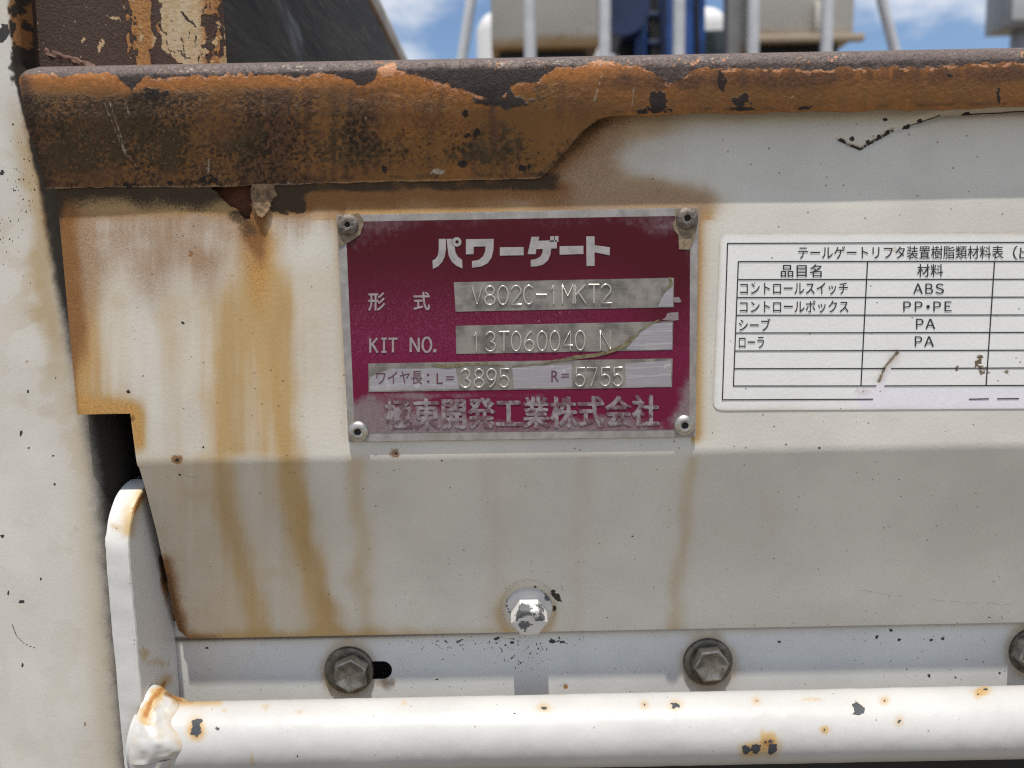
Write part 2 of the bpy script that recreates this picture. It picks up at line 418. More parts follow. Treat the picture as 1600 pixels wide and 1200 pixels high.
    tan += lo * 0.25 * (1 - ss(255, 420, x - 40 * t))
    tan += 0.75 * np.exp(-dl / 9) * ins_y * (x < 540) + 0.85 * np.exp(-dr / 7) * ins_y * (x > 1080) + 0.35 * np.exp(-dr / 22) * ins_y * (x > 1080)
    tan += 0.55 * band(x, 520, 1110, 20) * np.exp(-dv / 22) * (y < 345)
    tan *= 1 + .75 * vsn * up * ss(400, 460, y) + .6 * vsn * lo
    tan += (.26 + .9 * vsb + .3 * vsn) * band(x, 120, 520, 40) * ss(380, 440, y) * up * .5 + .10 * np.clip(vsb + .15, 0, 1) * lo
    # grime below the stepped rail
    step_d = polyline(x, y, [(450, 290), (845, 278), (940, 186), (1010, 180)])
    tan += 0.95 * np.exp(-(step_d / (44 + 40 * w)) ** 2) * ss(430, 480, x) * (1 - .7 * ss(930, 1000, x))
    tan += 0.55 * g(y - 312 + w * 20, 20) * band(x, 850, 1130, 40)
    ring = np.abs(np.hypot((x - 1040) / 100, (y - 248) / 46) - 1 + w * .6)
    tan += 0.36 * g(ring, 0.26) * (1 - ss(1000, 1130, x)) + 0.18 * g(x - 960, 60) * g(y - 270, 60)
    tan += 0.20 * g(y - 182 - (1300 - x) * 0.02, 14) * (x > 960)
    tan += 0.10 * ss(.15, .35, w) + 0.12 * (1 - ss(330, 1000, x)) + .03
    tan += 0.85 * band(y, 280, 338 + 12 * w, 6) * band(x, 88, 480, 12)
    pink = 0.95 * ss(322, 345, y) * (1 - ss(378, 510, y + 130 * vsb + 50 * vsn + 30 * w)) * band(x, 105, 405, 30) * (0.80 + w + .6 * vsn)
    pink += .8 * ss(285, 300, y) * (1 - ss(310, 420, y + 90 * vsb + 60 * vsn)) * band(x, 430, 535, 16)
    pink += 0.7 * g(x - xe - 30, 26) * band(y, 380, 500, 40)
    pink += 0.70 * np.exp(-(step_d / (74 + 60 * w)) ** 2) * ss(830, 900, x) * (0.8 + w2) * (1 - .7 * ss(930, 1010, x))
    pink += .85 * np.exp(-(step_d / (95 + 60 * w)) ** 2) * ss(820, 880, x) * (1 - .75 * ss(930, 1000, x))
    pink += .80 * g(y - 316 + 20 * w, 24) * band(x, 840, 1120, 30) + .55 * np.exp(-dr / 16) * ins_y * (x > 1086) * (1 - ss(430, 690, y + 200 * w))
    pink += .55 * np.exp(-dl / 14) * ins_y * (x < 540) * (1 - .6 * ss(450, 690, y)) + .35 * g(ring, .3) * (1 - ss(990, 1110, x)) * ss(240, 270, y)
    rust = 0.80 * g(x - xe - 8, 21 + 16 * w2) * band(y, 310, 570, 70) * (.9 + w) + 0.30 * g(x - xe - 20, 14) * band(y, 340, 520, 60)
    rust += 0.95 * g(y - 655, 7 + 9 * w2) * (x < 210) * (y > 600) + 0.5 * g(x - xe, 7) * (y < 655)
    oran += .95 * g(wx - 398, 20) * ss(330, 345, y) * (1 - ss(400, 560, y)) + .45 * g(wx - 385, 44) * band(y, 340, 420, 30) + .5 * g(x - xe - 26, 26) * band(y, 330, 600, 50) + .75 * np.exp(-dr / 10) * ins_y * (x > 1080) * (1 - ss(380, 620, y)) + .35 * np.exp(-dl / 12) * ins_y * (x < 540) + .55 * band(x, 480, 1115, 14) * np.exp(-dv / 26) * (y < 345) + .4 * band(x, 100, 400, 30) * g(y - 340, 12)
    rust += 0.98 * g(wx - 400, 15) * ss(330, 350, y) * (1 - ss(375, 450, y)) + 0.4 * g(wx - 390, 34) * band(y, 335, 380, 15)
    rust += 0.62 * band(x, 440, 900, 30) * band(y, 285, 331, 9) * (0.9 + w)
    rust += 0.72 * np.exp(-(step_d / 32) ** 2) * ss(430, 480, x) * (1 - .85 * ss(920, 980, x))
    rust += 0.5 * np.exp(-dr / 5) * ins_y * (x > 1086) * (0.7 + w) + 0.38 * np.exp(-dl / 6) * ins_y * (x < 540) * (.8 + w)
    rust += lo * 0.9 * g(polyline(x, y, [(258, 880), (272, 950), (288, 1003), (330, 1006)]), 16 + 10 * w2)
    rust += lo * 0.30 * g(wx - (452 + 55 * t + 10 * t * t), 10) * (0.6 + w)
    rust += 0.42 * band(y, 290, 345, 12) * band(x, 90, 480, 20)
    rust += .6 * g(polyline(x, y, [(1325, 226), (1345, 232), (1396, 203)]), 3.5) + 0.8 * spot(x, y, 276, 718, 9, 7, 0, .2, 31) + 0.7 * spot(x, y, 618, 709, 9, 7, .4, .3, 33) + 0.7 * spot(x, y, 298, 397, 4, 5, 0, .3, 36)
    dark = (0.80 * (1 - ss(300, 352, y + 34 * w + 20 * w2)) + .25 * g(y - 296, 10)) * band(x, 88, 480, 10) * (0.92 + .6 * w2)
    dark += 0.85 * band(y, 272, 300 + 16 * w, 8) * band(x, 440, 880, 20) * (0.9 + w2)
    dark += 0.60 * np.exp(-(step_d / 19) ** 2) * (x > 800) * (0.9 + w2) * (1 - .6 * ss(930, 1000, x))
    dark += 0.5 * g(x - xe, 10) * band(y, 295, 370, 20)
    dark += 0.55 * spot(x, y, 385, 352, 26, 14, .6, .4, 41) + 1.2 * spot(x, y, 442, 314, 25, 23, .2, .4, 42, .2)
    dark += .8 * g(y - 655.5, 3.2 + 5 * w2) * (x < 206) * (y > 640)
    dark += lo * 0.5 * g(polyline(x, y, [(263, 900), (274, 955), (290, 1006)]), 7)
    dark += 0.5 * g(polyline(x, y, [(1310, 218), (1345, 232), (1396, 201)]), 4)
    dark += 0.35 * np.exp(-((np.hypot(x - 826, y - 948) - 42) / 5) ** 2) * (y < 985)
    tan += 0.5 * np.exp(-((np.hypot(x - 823, y - 956) - 42) / 9) ** 2) * (y < 990) * (1 - .5 * ss(-20, 30, 940 - y))
    chip = np.zeros(px.shape)
    for k, (cx, cy, rx, ry, ro) in enumerate(((277, 719, 3.4, 2.6, 0), (619, 709, 2.6, 2, .5), (201, 612, 3, 3, 0), (869, 932, 5, 11, -.75), (866, 951, 3, 5, .2), (836, 917, 2, 2, 0),
            (1316, 219, 6, 2.6, .3), (1331, 217, 4, 3, 0), (1357, 221, 4, 3, 0), (1374, 213, 4, 3, .3), (1388, 206, 4, 3, 0), (1418, 198, 7, 3.4, -.5), (1438, 188, 4, 3, 0), (1383, 187, 4, 2.6, 0),
            (1512, 177, 6, 2, 0), (1340, 1, 1, 1, 0), (318, 699, 2, 2, 0), (286, 505, 3, 2, .6), (281, 742, 2, 1.4, 0), (690, 720, 1.5, 1.5, 0), (988, 838, 2, 1.6, 0), (1280, 700, 2, 1.4, 0))):
        chip = np.maximum(chip, spot(x, y, cx, cy, rx, ry, ro, .3, 50 + k, .25))
    chip = np.maximum(chip, g(polyline(x, y, [(1318, 221), (1345, 233), (1360, 224), (1396, 204)]), 2.6) * .8 * (fbm(x, y, 6, 71, 2) > .42))
    chip = np.maximum(chip, g(polyline(x, y, [(1420, 197), (1470, 180)]), 1.9) * .75)
    chip = np.maximum(chip, g(polyline(x, y, [(1504, 179), (1560, 176), (1620, 172), (1800, 168)]), 1.7) * .8)
    sp = fbm(x, y, 2.6, 91, 2); sparse = (fbm(x, y, 30, 92, 2) > .52)
    chip = np.maximum(chip, ss(.80, .86, sp) * sparse * band(x, 1430, 1620, 60) * g(y - 960, 12))
    scr = np.minimum(np.minimum(polyline(x, y, [(1345, 922), (1378, 928), (1410, 931)]), polyline(x, y, [(1455, 937), (1500, 941), (1600, 946)])), polyline(x, y, [(257, 744), (266, 748), (284, 742), (308, 748)]))
    dark += .42 * g(scr, 1.5) * (fbm(x, y, 8, 181, 2) > .4)
    # creases in the metal
    cr = polyline(x, y, [(1310, 218), (1345, 233), (1396, 203), (1470, 180), (1620, 172)])
    Y = Y + 0.0007 * g(cr, 5) * (x > 1300)
    v = np.stack((X, Y, Z), -1).reshape(-1, 3)
    f = grid_faces(nr, nc); ok = keep.ravel()[f].all(1); f = f[ok]
    at = {'tan': tan, 'oran': oran, 'pink': pink, 'rust': rust, 'dark': dark, 'chip': chip}
    # sheet thickness along the left and lower edges
    th = 0.0023
    ev = []; ef = []; ea = {k: [] for k in at}; base = nr * nc
    def strip(idx, nrm):
        nonlocal base
        for k, (i, j) in enumerate(idx):
            p = np.array((X[i, j], Y[i, j], Z[i, j])); ev.append(p); ev.append(p + np.array(nrm) * th)
            for q in at:
                val = at[q][i, j]; ea[q] += [val, val]
            if k: ef.append((base + 2 * k - 2, base + 2 * k, base + 2 * k + 1, base + 2 * k - 1))
        base += 2 * len(idx)
    rn = int(np.argmax(z <= zn))
    strip([(i, 0) for i in range(rn)], (0, 1, 0))
    strip([(rn - 1, j) for j in range(jn + 1)], (0, 1, 0))
    strip([(i, jn) for i in range(rn - 1, nr)], (0, 1, 0))
    strip([(nr - 1, j) for j in range(jn, nc)], (0, math.cos(TILT), math.sin(TILT)))
    # unused vertices of the cut-away corner are dropped
    used = np.zeros(nr * nc, bool); used[f.ravel()] = True; mp_ = np.cumsum(used) - 1; nu = used.sum()
    f = mp_[f]; ef = np.array(ef) - nr * nc + nu
    vv = np.concatenate((v[used], np.array(ev)))
    aa = {k: np.concatenate((at[k].ravel()[used], np.array(ea[k]))) for k in at}
    me = mesh_np('lift_panel', vv, np.concatenate((f, ef)), aa, True, 50)
    link('lift_panel', me, M_panel, lift)
build_panel()

# ---------------- top rail with the flap that hangs in front of the panel
def build_rail():
    step = 0.0004
    xa, xb = P(40, 140, -.010)[0] - 0.0, XR
    topc = 0.0052                                     # radius of the rolled lip
    YF = -0.0092                                      # foremost face
    zlip = P(800, 92, YF + topc)[2] - topc * 0.96     # centre of the roll
    bot = [(60, 294), (120, 293.5), (200, 292), (320, 291), (450, 288), (560, 284), (700, 281), (800, 279.5), (842, 278), (852, 275), (862, 268), (880, 250), (920, 204), (932, 192), (944, 185), (965, 182), (1000, 180), (1100, 178), (1200, 176), (1400, 172), (1600, 168), (1950, 160), (5600, 80)]
    tl = math.tan(R(11.6))
    # the flap leans back: y = YF + (zlip - z) * tl
    def flapP(px, py):
        d = ray(px, py); n = np.array((0, -1.0, -tl)); o = np.array((0, YF, zlip))
        t = ((o - CAM) @ n) / (d @ n); return CAM + d * t[..., None]
    B = flapP(np.array([b[0] for b in bot], float), np.array([b[1] for b in bot], float))
    xs = span(xa, step); nc = len(xs)
    zbm = np.interp(xs, B[:, 0], B[:, 2])
    pxb, pyb = proj(np.stack((xs, YF + (zlip - zbm) * tl, zbm), -1))
    zbm = zbm + (fbm(pxb, pxb * 0, 26, 8, 4) - .5) * 0.0012
    na = 96; nl = 34; nb = 10
    rows = []
    for k in range(na):                               # flap from the bottom up to the roll
        t = k / (na - 1)
        z = zbm + (zlip - zbm) * t; q = zlip - z; rows.append((YF + np.where(q < .016, .5 * q * q / .016, q - .008) * math.tan(R(19.5)), z))
    for k in range(1, nl):                            # the roll
        a = -0.0 + math.pi * 0.62 * k / (nl - 1)
        rows.append((np.full(nc, YF + topc - topc * math.cos(a)), np.full(nc, zlip + topc * math.sin(a))))
    y0, z0 = rows[-1]
    for k in range(1, nb): rows.append((y0 + 0.03 * k / (nb - 1), z0 - 0.004 * k / (nb - 1)))
    Y = np.array([r[0] for r in rows]); Z = np.array([r[1] for r in rows]); nr = len(rows)
    X = np.repeat(xs[None], nr, 0)
    # left end: the edge leans; follow pixels (30,112)...(68,293); rounded upper corner
    ez = np.array([flapP(np.array(float(a)), np.array(float(b))) for a, b in ((66, 293), (58, 250), (46, 200), (36, 150), (30, 125), (31, 115), (36, 107), (48, 101))])
    xl = np.interp(Z.mean(1), ez[:, 2], ez[:, 0]); xl = np.where(Z.mean(1) > ez[-1, 2], ez[-1, 0], xl)
    zrow = Z[:, 3]; xl = np.interp(zrow, ez[:, 2], ez[:, 0])
    u = (xs - xa) / (xb - xa)
    X = xl[:, None] + u[None] * (xb - xl[:, None])
    px, py = proj(np.stack((X, Y, Z), -1)); x, y = px, py
    ytop = 103 - (x - 30) * 0.0213                   # row of the silhouette
    d = y - ytop
    w = fbm(x, y, 70, 101, 4) - .5; w2 = fbm(x, y, 20, 104, 4) - .5; w3 = fbm(x, y, 7, 108, 3) - .5
    yb = np.interp(x, [b[0] for b in bot], [b[1] for b in bot])
    # bare, dark rust along the lip, running down in tongues
    edge = 21 + 6 * w + 9 * w2 + 12 * w3
    for cx, wd_, dp in ((205, 16, 20), (165, 60, -2), (330, 18, 2), (440, 30, 3), (470, 14, 4), (565, 28, 22), (605, 22, -6), (740, 75, 30), (775, 30, 22), (835, 20, 16), (900, 60, -3), (940, 20, -7), (1050, 30, 26), (1140, 50, 4), (60, 40, -8), (120, 40, -4), (270, 30, 2), (1300, 160, 9), (1500, 160, 8)):
        edge = edge + dp * g(x - cx, wd_)
    bare = ss(4, -4, d - edge) * 1.0
    bare = np.maximum(bare, spot(x, y, 206, 130, 11, 11, 0, .4, 120)); bare = np.maximum(bare, spot(x, y, 780, 150, 46, 16, .25, .45, 121))
    bare -= 0.9 * spot(x, y, 608, 112, 19, 13, 0, .5, 122) + .8 * spot(x, y, 946, 103, 12, 8, 0, .5, 125)
    vs_ = fbm(x * 4, y * .5, 40, 137, 3) - .5; big = fbm(x, y, 60, 151, 5, 1.4) - .5; fine = fbm(x, y, 4.5, 171, 3) - .5
    left = 1 - ss(380, 620, x); mid = ss(330, 420, x) * (1 - ss(880, 960, x)); right = ss(900, 980, x)
    orange = 0.75 * g(d - edge - 5, 15) + .35 * g(x - 640, 40) * (d > 10) * (y < 215) + .30 * g(x - 715, 26) + .35 * g(x - 940, 70) * (d < 70) + .25 * vs_ + .1
    orange += right * (.15 + .25 * g(yb - y, 14) + .3 * vs_)
    brown = .42 * left * ss(40, 70, d) + mid * (.58 + 1.5 * vs_ + 1.1 * big) * ss(34, 52, d - 6 * w) * (1 - .5 * g(x - 640, 40) - .55 * g(x - 715, 26) - .45 * ss(820, 900, x))
    brown += right * (.70 * g(d - 44 - 10 * w, 15) * (1 + 2.2 * vs_ + 1.2 * w) + .22) + .35 * g(x - 890, 50) * g(y - 170, 40)
    brown += .7 * g(x - (37 + (y - 110) * .19), 13) + .35 * left * ss(30, 60, d)
    olive = left * band(d, 46 + 16 * w, 400, 16) * (.60 + 2.0 * big + .7 * fine) + .55 * g(x - 540, 52) * g(y - 210, 46) * (1 + 2 * fine)
    olive += mid * (.45 * g(y - 245, 26) * (1 + 2.4 * fine + 2 * big) + .6 * spot(x, y, 765, 222, 62, 30, .1, .4, 126, .6) + .65 * spot(x, y, 842, 156, 18, 24, 0, .4, 127, .6))
    olive -= .45 * g(yb - y - 14, 12) * (x < 620) * (1 + 2 * w)
    dark = 0.5 * g(x - (34 + (y - 110) * .19), 9) * (d > 14) + .34 * left * ss(.0, .16, (fbm(x, y, 2.6, 177, 3) - .5) + .6 * big) * (d > 46) + .5 * g(x - 555, 28) * g(y - 200, 40) * (1 + 3 * fine) + .4 * g(x - 200, 90) * g(y - 160, 26)
    dark += mid * .45 * ss(.04, .16, fine + .5 * big) * g(y - 235, 36) + .5 * g(polyline(x, y, [(845, 278), (935, 190)]), 8)
    dark += .45 * g(yb - y - 7, 5) * (w2 > .04) + .6 * spot(x, y, 235, 148, 24, 9, .1, .5, 173) * (fine > -.05)
    fine2 = fbm(x, y, 4.0, 191, 4) - .5; big2 = fbm(x, y, 44, 193, 3) - .5; fl = (left + .5 * mid) * ss(44, 64, d)
    st = ss(.01, .11, fine2 + .75 * big2 + .05)
    olive -= .75 * fl * st; brown -= .45 * fl * st; dark += .36 * fl * ss(.03, .13, -fine2 + .5 * big2 - .02)
    barek = np.clip(bare, 0, 1) * (.85 * ss(9, 24, d + 10 * w2) + .5 * fine - .35 * ss(960, 1040, x))
    fringe = .85 * g(d - edge - 1.5, 3.2) * ss(-.06, .12, w3 + .5 * w) * (x > 150) + .8 * ss(.10, .2, fine + .25 * w3) * g(d - 16, 9) * ss(600, 700, x) * ss(-.06, .1, w) + .7 * spot(x, y, 608, 110, 17, 10, 0, .5, 122, .4)
    pale = 0.55 * g(yb - y, 1.6) * (1 - .6 * right) + .7 * ss(.13, .2, fbm(x, y, 2.6, 175, 2) - .5) * g(d - 13, 8) * ss(-.08, .1, w)
    crk = np.abs(fbm(x, y, 15, 153, 4) - .5)
    pale += .55 * g(crk, .010) * (d > 48) * ss(.02, .14, big + .12 * left) * (x < 900)  # highlights of the flake edges, put into the colour as pale crackle lines
    pale += 0.9 * spot(x, y, 684, 268, 9, 4, 0, .5, 130) + .75 * g(polyline(x, y, [(326, 250), (326, 270)]), 2) + .55 * g(x - 940 + (y - 120) * .3, 3) * band(y, 112, 165, 8) * (w3 > 0) + .5 * g(x - 990 + .1 * (y - 140), 2.4) * band(y, 134, 170, 5)
    for a in ((163, 160, 195, 240), (172, 160, 196, 238), (198, 158, 200, 175), (1237, 153, 1240, 150)):
        pale += .6 * g(polyline(x, y, [(a[0], a[1]), (a[2], a[3])]), 1.3)
    chip = np.zeros(px.shape)
    for k, (cx, cy, rx, ry, ro) in enumerate(((727, 176, 4, 7, 0), (730, 211, 4, 4, 0), (744, 208, 4, 7, .3), (1028, 153, 11, 14, 0), (1024, 172, 20, 5, 0), (1127, 126, 6, 17, -.3), (1158, 158, 13, 12, .3), (1160, 170, 20, 3, 0), (1255, 169, 13, 3.4, 0), (1004, 174, 8, 4, 0),
            (330, 283, 17, 8, 0), (200, 289, 20, 4, 0), (264, 286, 6, 4, 0), (815, 262, 12, 5, .1), (600, 264, 8, 5, .3), (242, 148, 18, 10, .1), (722, 256, 9, 5, 0), (630, 203, 2, 2, 0), (452, 191, 3, 3, 0), (1560, 148, 3, 16, -.05), (1483, 118, 6, 3, 0))):
        chip = np.maximum(chip, (0.75 if k > 2 else 1) * spot(x, y, cx, cy, rx, ry, ro, .45, 140 + k, .3))
    # flaked paint stands proud of the rust
    Y = Y - 0.00005 * w3 * (d > 12) - 0.00016 * (1 - ss(.3, .7, bare)) * (1 - ss(30, 70, d))
    v = np.stack((X, Y, Z), -1).reshape(-1, 3); f = grid_faces(nr, nc)
    flk = ss(34, 62, d + 20 * w) * (1 - .75 * right) * ss(-.14, .05, big + .10 * left) + .7 * np.clip(bare, 0, 1)
    at = dict(flk=flk, bare=bare, barek=barek, fringe=fringe, brown=brown, orange=orange, olive=olive, dark=dark, pale=pale, chip=chip)
    ev = []; ef = []; base = nr * nc; ea = {k: [] for k in at}
    for idx, rev in (([(0, j) for j in range(nc)], False), ([(i, 0) for i in range(nr - 9)], True)):
        for k, (i, j) in enumerate(idx):
            p = np.array((X[i, j], Y[i, j], Z[i, j])); ev += [p, p + np.array((0.0003 if rev else 0, 0.0024, 0.0002))]
            for q in at: ea[q] += [at[q][i, j]] * 2
            if k: ef.append((base + 2 * k - 2, base + 2 * k - 1, base + 2 * k + 1, base + 2 * k))
        base += 2 * len(idx)
    me = mesh_np('lip_rail', np.concatenate((v, ev)), np.concatenate((f, np.array(ef))), {k: np.concatenate((at[k].ravel(), ea[k])) for k in at}, True, 60)
    o = link('lip_rail', me, M_rail, lift); o['label'] = 'rusty yellow-brown rail with a stepped flap'
build_rail()

# a curl of sheet left beside the torn hole
def build_curl():
    pts = [(392, 286), (412, 284), (428, 290), (432, 304), (424, 316), (421, 330), (412, 341), (403, 336), (396, 324), (392, 306)]
    q = []
    rnd = random.Random(4)
    for a, b_ in zip(pts, pts[1:] + pts[:1]):
        for k in range(6): q.append((a[0] + (b_[0] - a[0]) * k / 6 + rnd.uniform(-1.3, 1.3), a[1] + (b_[1] - a[1]) * k / 6 + rnd.uniform(-1.3, 1.3)))
    me = slab('torn_curl', q, -0.0006, 0.0010, .0001)
    for v in me.vertices:                              # the loose tongue bends outwards a little
        t = max(0.0, (P(400, 292)[2] - v.co.z) / .012); v.co.y -= .0012 * t * t
    link('torn_curl', me, plain('scabbed_rust_paint', (0.20, 0.125, 0.065), 0.8, 0, 0.6, 600, 0.9, 0.0006), lift)
build_curl()

# ---------------- lower sheet and what lies behind
YS = YB + 0.0016
zs_top = P(800, 960, YS)[2]; zs_bot = P(800, 1180, YS)[2]
def build_sheet():
    step = 0.0004
    x0, x1 = P(262, 1040, YS)[0], XR
    xs = span(x0, step); zs = np.arange(zs_top, zs_bot, -step)
    X, Z = np.meshgrid(xs, zs); Y = np.full(X.shape, YS)
    x, y = proj(np.stack((X, Y, Z), -1))
    # slotted hole beside the left bolt
    hc = P(590, 1047, YS); hr = 0.0037
    dx = X - hc[0]; dz = Z - hc[2]; dxx = np.where(np.abs(dx) < .002, 0, dx - np.sign(dx) * .002); dd = np.hypot(dxx, dz)
    ins = dd < hr
    near = (~ins) & (dd < hr + step * 1.5)
    sc_ = np.where(near & (dd > 1e-9), hr / dd, 1); 
    X = np.where(near, np.where(np.abs(dx) < .002, X, hc[0] + np.sign(dx) * .002 + dxx * sc_), X); Z = np.where(near, hc[2] + dz * sc_, Z)
    w = fbm(x, y, 50, 201, 4) - .5; w2 = fbm(x, y, 16, 205, 3) - .5
    yb = 1003 - .0205 * (x - 270)
    tan = .35 * g(y - yb, 10) + .1 * w
    for cx, cy in ((545, 1047), (1107, 1036), (1612, 1018)):
        tan = tan + .62 * g(np.hypot(x - cx, y - cy) - 38, 11 + 8 * w2)
    tan = tan + .7 * spot(x, y, 520, 1056, 13, 30, 0, .4, 211) * (x < 530) + .5 * spot(x, y, 606, 1068, 14, 8, 0, .4, 212)
    rust = .45 * spot(x, y, 604, 1066, 12, 6, .3, .4, 213) + .8 * spot(x, y, 884, 1073, 4, 4, 0, .3, 214)
    dark = .85 * g(y - yb + 4, 5) * (1 - .45 * ss(500, 900, x))  # brownish shadow gap under the panel edge, painted on as a dark line
    chip = np.zeros(x.shape)
    sp = fbm(x, y, 3.2, 221, 2)
    dens = g(x - 700, 60) * g(y - (yb + 12), 12) + .9 * g(x - 860, 80) * g(y - (yb + 10), 12) + .7 * g(x - 815, 40) * band(y, 1000, 1055, 15) + .25 * band(x, 640, 900, 40) * (y > yb) + .35 * g(x - 1400, 110) * band(y, 985, 1060, 12)
    thr = .93 - .19 * np.clip(dens, 0, 1)
    chip = ss(-.01, .02, sp - thr)
    for k, (cx, cy, rx, ry, ro) in enumerate(((776, 998, 5, 3, -.3), (863, 1002, 5, 3, .2), (800, 1004, 4, 2, 0), (879, 1003, 4, 2.4, 0), (1392, 985, 3, 2.5, 0), (1405, 1000, 3, 2, 0), (1455, 1000, 3, 2, 0), (1473, 998, 3, 2, 0), (1218, 1003, 2.5, 2, 0), (1370, 995, 2, 4, .5), (323, 1012, 3, 2, 0), (1452, 1056, 2.5, 3.5, 0), (1493, 1059, 2, 2, 0), (1562, 1052, 2, 2, 0))):
        chip = np.maximum(chip, spot(x, y, cx, cy, rx, ry, ro, .4, 230 + k, .25))
    f = grid_faces(*X.shape); ok = (~ins).ravel()[f].all(1)
    z_ = np.zeros(x.shape)
    me = mesh_np('lower_sheet', np.stack((X, Y, Z), -1).reshape(-1, 3), f[ok], dict(tan=tan, rust=rust, dark=dark, chip=chip, pink=z_))
    o = link('lower_sheet', me, M_sheet, lift)
M_sheet = layered('cool_white_paint', (0.62, 0.62, 0.60), [
    ('tan', (0.42, 0.33, 0.21), 0.5, 300, 0.15, 0.5), ('rust', (0.34, 0.17, 0.05), 0.35, 700, 0.5, 0.7),
    ('dark', (0.10, 0.07, 0.048), 0.5, 900, 0.3, 0.8), ('chip', (0.04, 0.036, 0.034), 0.15, 900, 0.2, 0.7)], rough=0.42, speck=0.02, bump=0.15)
build_sheet()
# box behind the slot, rusty web behind the panel, dark inside
link('slot_backing', bevel_box('slot_backing', P(480, 1047, .04)[0], P(680, 1047, .04)[0], YS + .012, YS + .014, P(560, 1100, .04)[2], P(560, 1000, .04)[2]), M_black, lift)
link('inner_web', bevel_box('inner_web', P(232, 940, .03)[0], P(600, 940, .03)[0], YS + .0005, YS + .003, zs_top - .006, zs_top + .05), M_redrust, lift)
link('hole_backing', bevel_box('hole_backing', P(300, 320, .006)[0], P(470, 320, .006)[0], .005, .0065, P(380, 352, .006)[2], P(380, 262, .006)[2]), M_redrust, lift)
link('back_plate', bevel_box('back_plate', -0.165, XR, .040, .043, zs_top - .03, zt - .003), M_rust, lift)

# ---------------- bracket: flat bar on edge with a rounded top corner
def build_bracket():
    yf, yr = -0.0062, YS - 0.0004
    xr_ = P(213, 1000, yf)[0]; xl_ = P(166, 900, yf)[0]
    z1 = P(200, 753, .012)[2]; zbot = -0.26; rad = 0.022
    pr = [(yr, zbot), (yr, z1)]
    cy, cz = yf + rad, z1 - rad
    for k in range(17):
        a = math.pi / 2 * k / 16; pr.append((cy - rad * math.sin(a), cz + rad * math.cos(a)))
    zz = np.linspace(cz, zbot, 90)[1:]
    for z in zz: pr.append((yf, z))
    n = len(pr); nx = 9
    e = 0.0009
    xs = [xl_, xl_ + e * .3, xl_ + e, (xl_ + xr_) / 2 - .002, (xl_ + xr_) / 2 + .002, xr_ - e, xr_ - e * .3, xr_]
    # front edge strip with softened arrises, and two cheeks
    v = []; f = []
    rows = []
    for (y, z) in pr[2:]:
        row = []
        for k, xx in enumerate(xs):
            off = (e if k in (0, 7) else e * .3 if k in (1, 6) else 0)
            # push the arris back along the outline normal
            dzc = z - cz; 
            if dzc > 0:
                a = math.atan2(dzc, cy - y); ny, nz_ = math.cos(a), -math.sin(a)
            else: ny, nz_ = 1, 0
            row.append((xx, y + ny * off, z + nz_ * off))
        rows.append(row)
    rows = np.array(rows); nr, nc = rows.shape[:2]
    px, py = proj(rows)
    rows[..., 1] += (fbm(px, py, 12, 303, 3) - .5) * .0005
    rows[..., 0] += (fbm(px, py, 18, 304, 3) - .5) * .0006
    v = rows.reshape(-1, 3); f = grid_faces(nr, nc)
    # cheeks as dense grids between the front outline and the rear line
    allv = [v]; allf = [f]; base = len(v); pxs = [px.ravel()]; pys = [py.ravel()]
    for side in (0, nc - 1):
        fr = rows[:, side]; m = 40
        t = np.linspace(0, 1, m)
        rear = fr.copy(); rear[:, 1] = yr
        cv = fr[:, None] * (1 - t)[None, :, None] + rear[:, None] * t[None, :, None]
        ff = grid_faces(nr, m) + base; 
        if side == 0: ff = ff[:, ::-1]
        a, b = proj(cv); allv.append(cv.reshape(-1, 3)); allf.append(ff); base += nr * m; pxs.append(a.ravel()); pys.append(b.ravel())
    V = np.concatenate(allv); F = np.concatenate(allf); x = np.concatenate(pxs); y = np.concatenate(pys)
    w = fbm(x, y, 14, 311, 4) - .5
    tan = .75 * g(polyline(x, y, [(222, 772), (205, 800), (200, 830)]), 12) + .5 * spot(x, y, 176, 818, 7, 5, 0, .3, 312) + .55 * spot(x, y, 226, 1024, 7, 12, 0, .5, 313) + .5 * spot(x, y, 250, 1036, 14, 6, 0, .6, 314) + .8 * g(polyline(x, y, [(222, 1125), (232, 1095), (262, 1062)]), 10 + 12 * w) + .1
    rust = .7 * g(polyline(x, y, [(222, 775), (208, 800)]), 6) + .8 * spot(x, y, 177, 818, 4, 3, 0, .3, 315) + .75 * g(polyline(x, y, [(224, 1120), (232, 1098), (258, 1068)]), 6 + 6 * w) + .85 * g(polyline(x, y, [(253, 872), (259, 930), (262, 975)]), 7 + 10 * w) * ss(240, 250, x) * (1 - ss(905, 985, y))
    dark = .9 * g(polyline(x, y, [(252, 872), (258, 905)]), 6 + 8 * w) * ss(242, 250, x) + .5 * g(polyline(x, y, [(226, 1115), (240, 1085)]), 4)
    chip = .9 * spot(x, y, 206, 1148, 3, 3, 0, .3, 316) + .6 * spot(x, y, 212, 1200, 6, 9, .5, .3, 317)
    me = mesh_np('side_bracket', V, F, dict(tan=tan, rust=rust, dark=dark, chip=chip, pink=x * 0), True, 40)
    o = link('side_bracket', me, M_gloss, lift); return xr_
M_gloss = layered('thick_white_paint', (0.66, 0.65, 0.625), [
    ('tan', (0.50, 0.36, 0.17), 0.45, 500, 0.4, 0.4), ('rust', (0.34, 0.14, 0.03), 0.3, 800, 0.5, 0.7),
    ('dark', (0.09, 0.05, 0.03), 0.3, 900, 0.5, 0.8), ('chip', (0.045, 0.05, 0.058), 0.12, 800, 0.2, 0.6)], rough=0.3, speck=0.03, bump=0.12, var=.04)
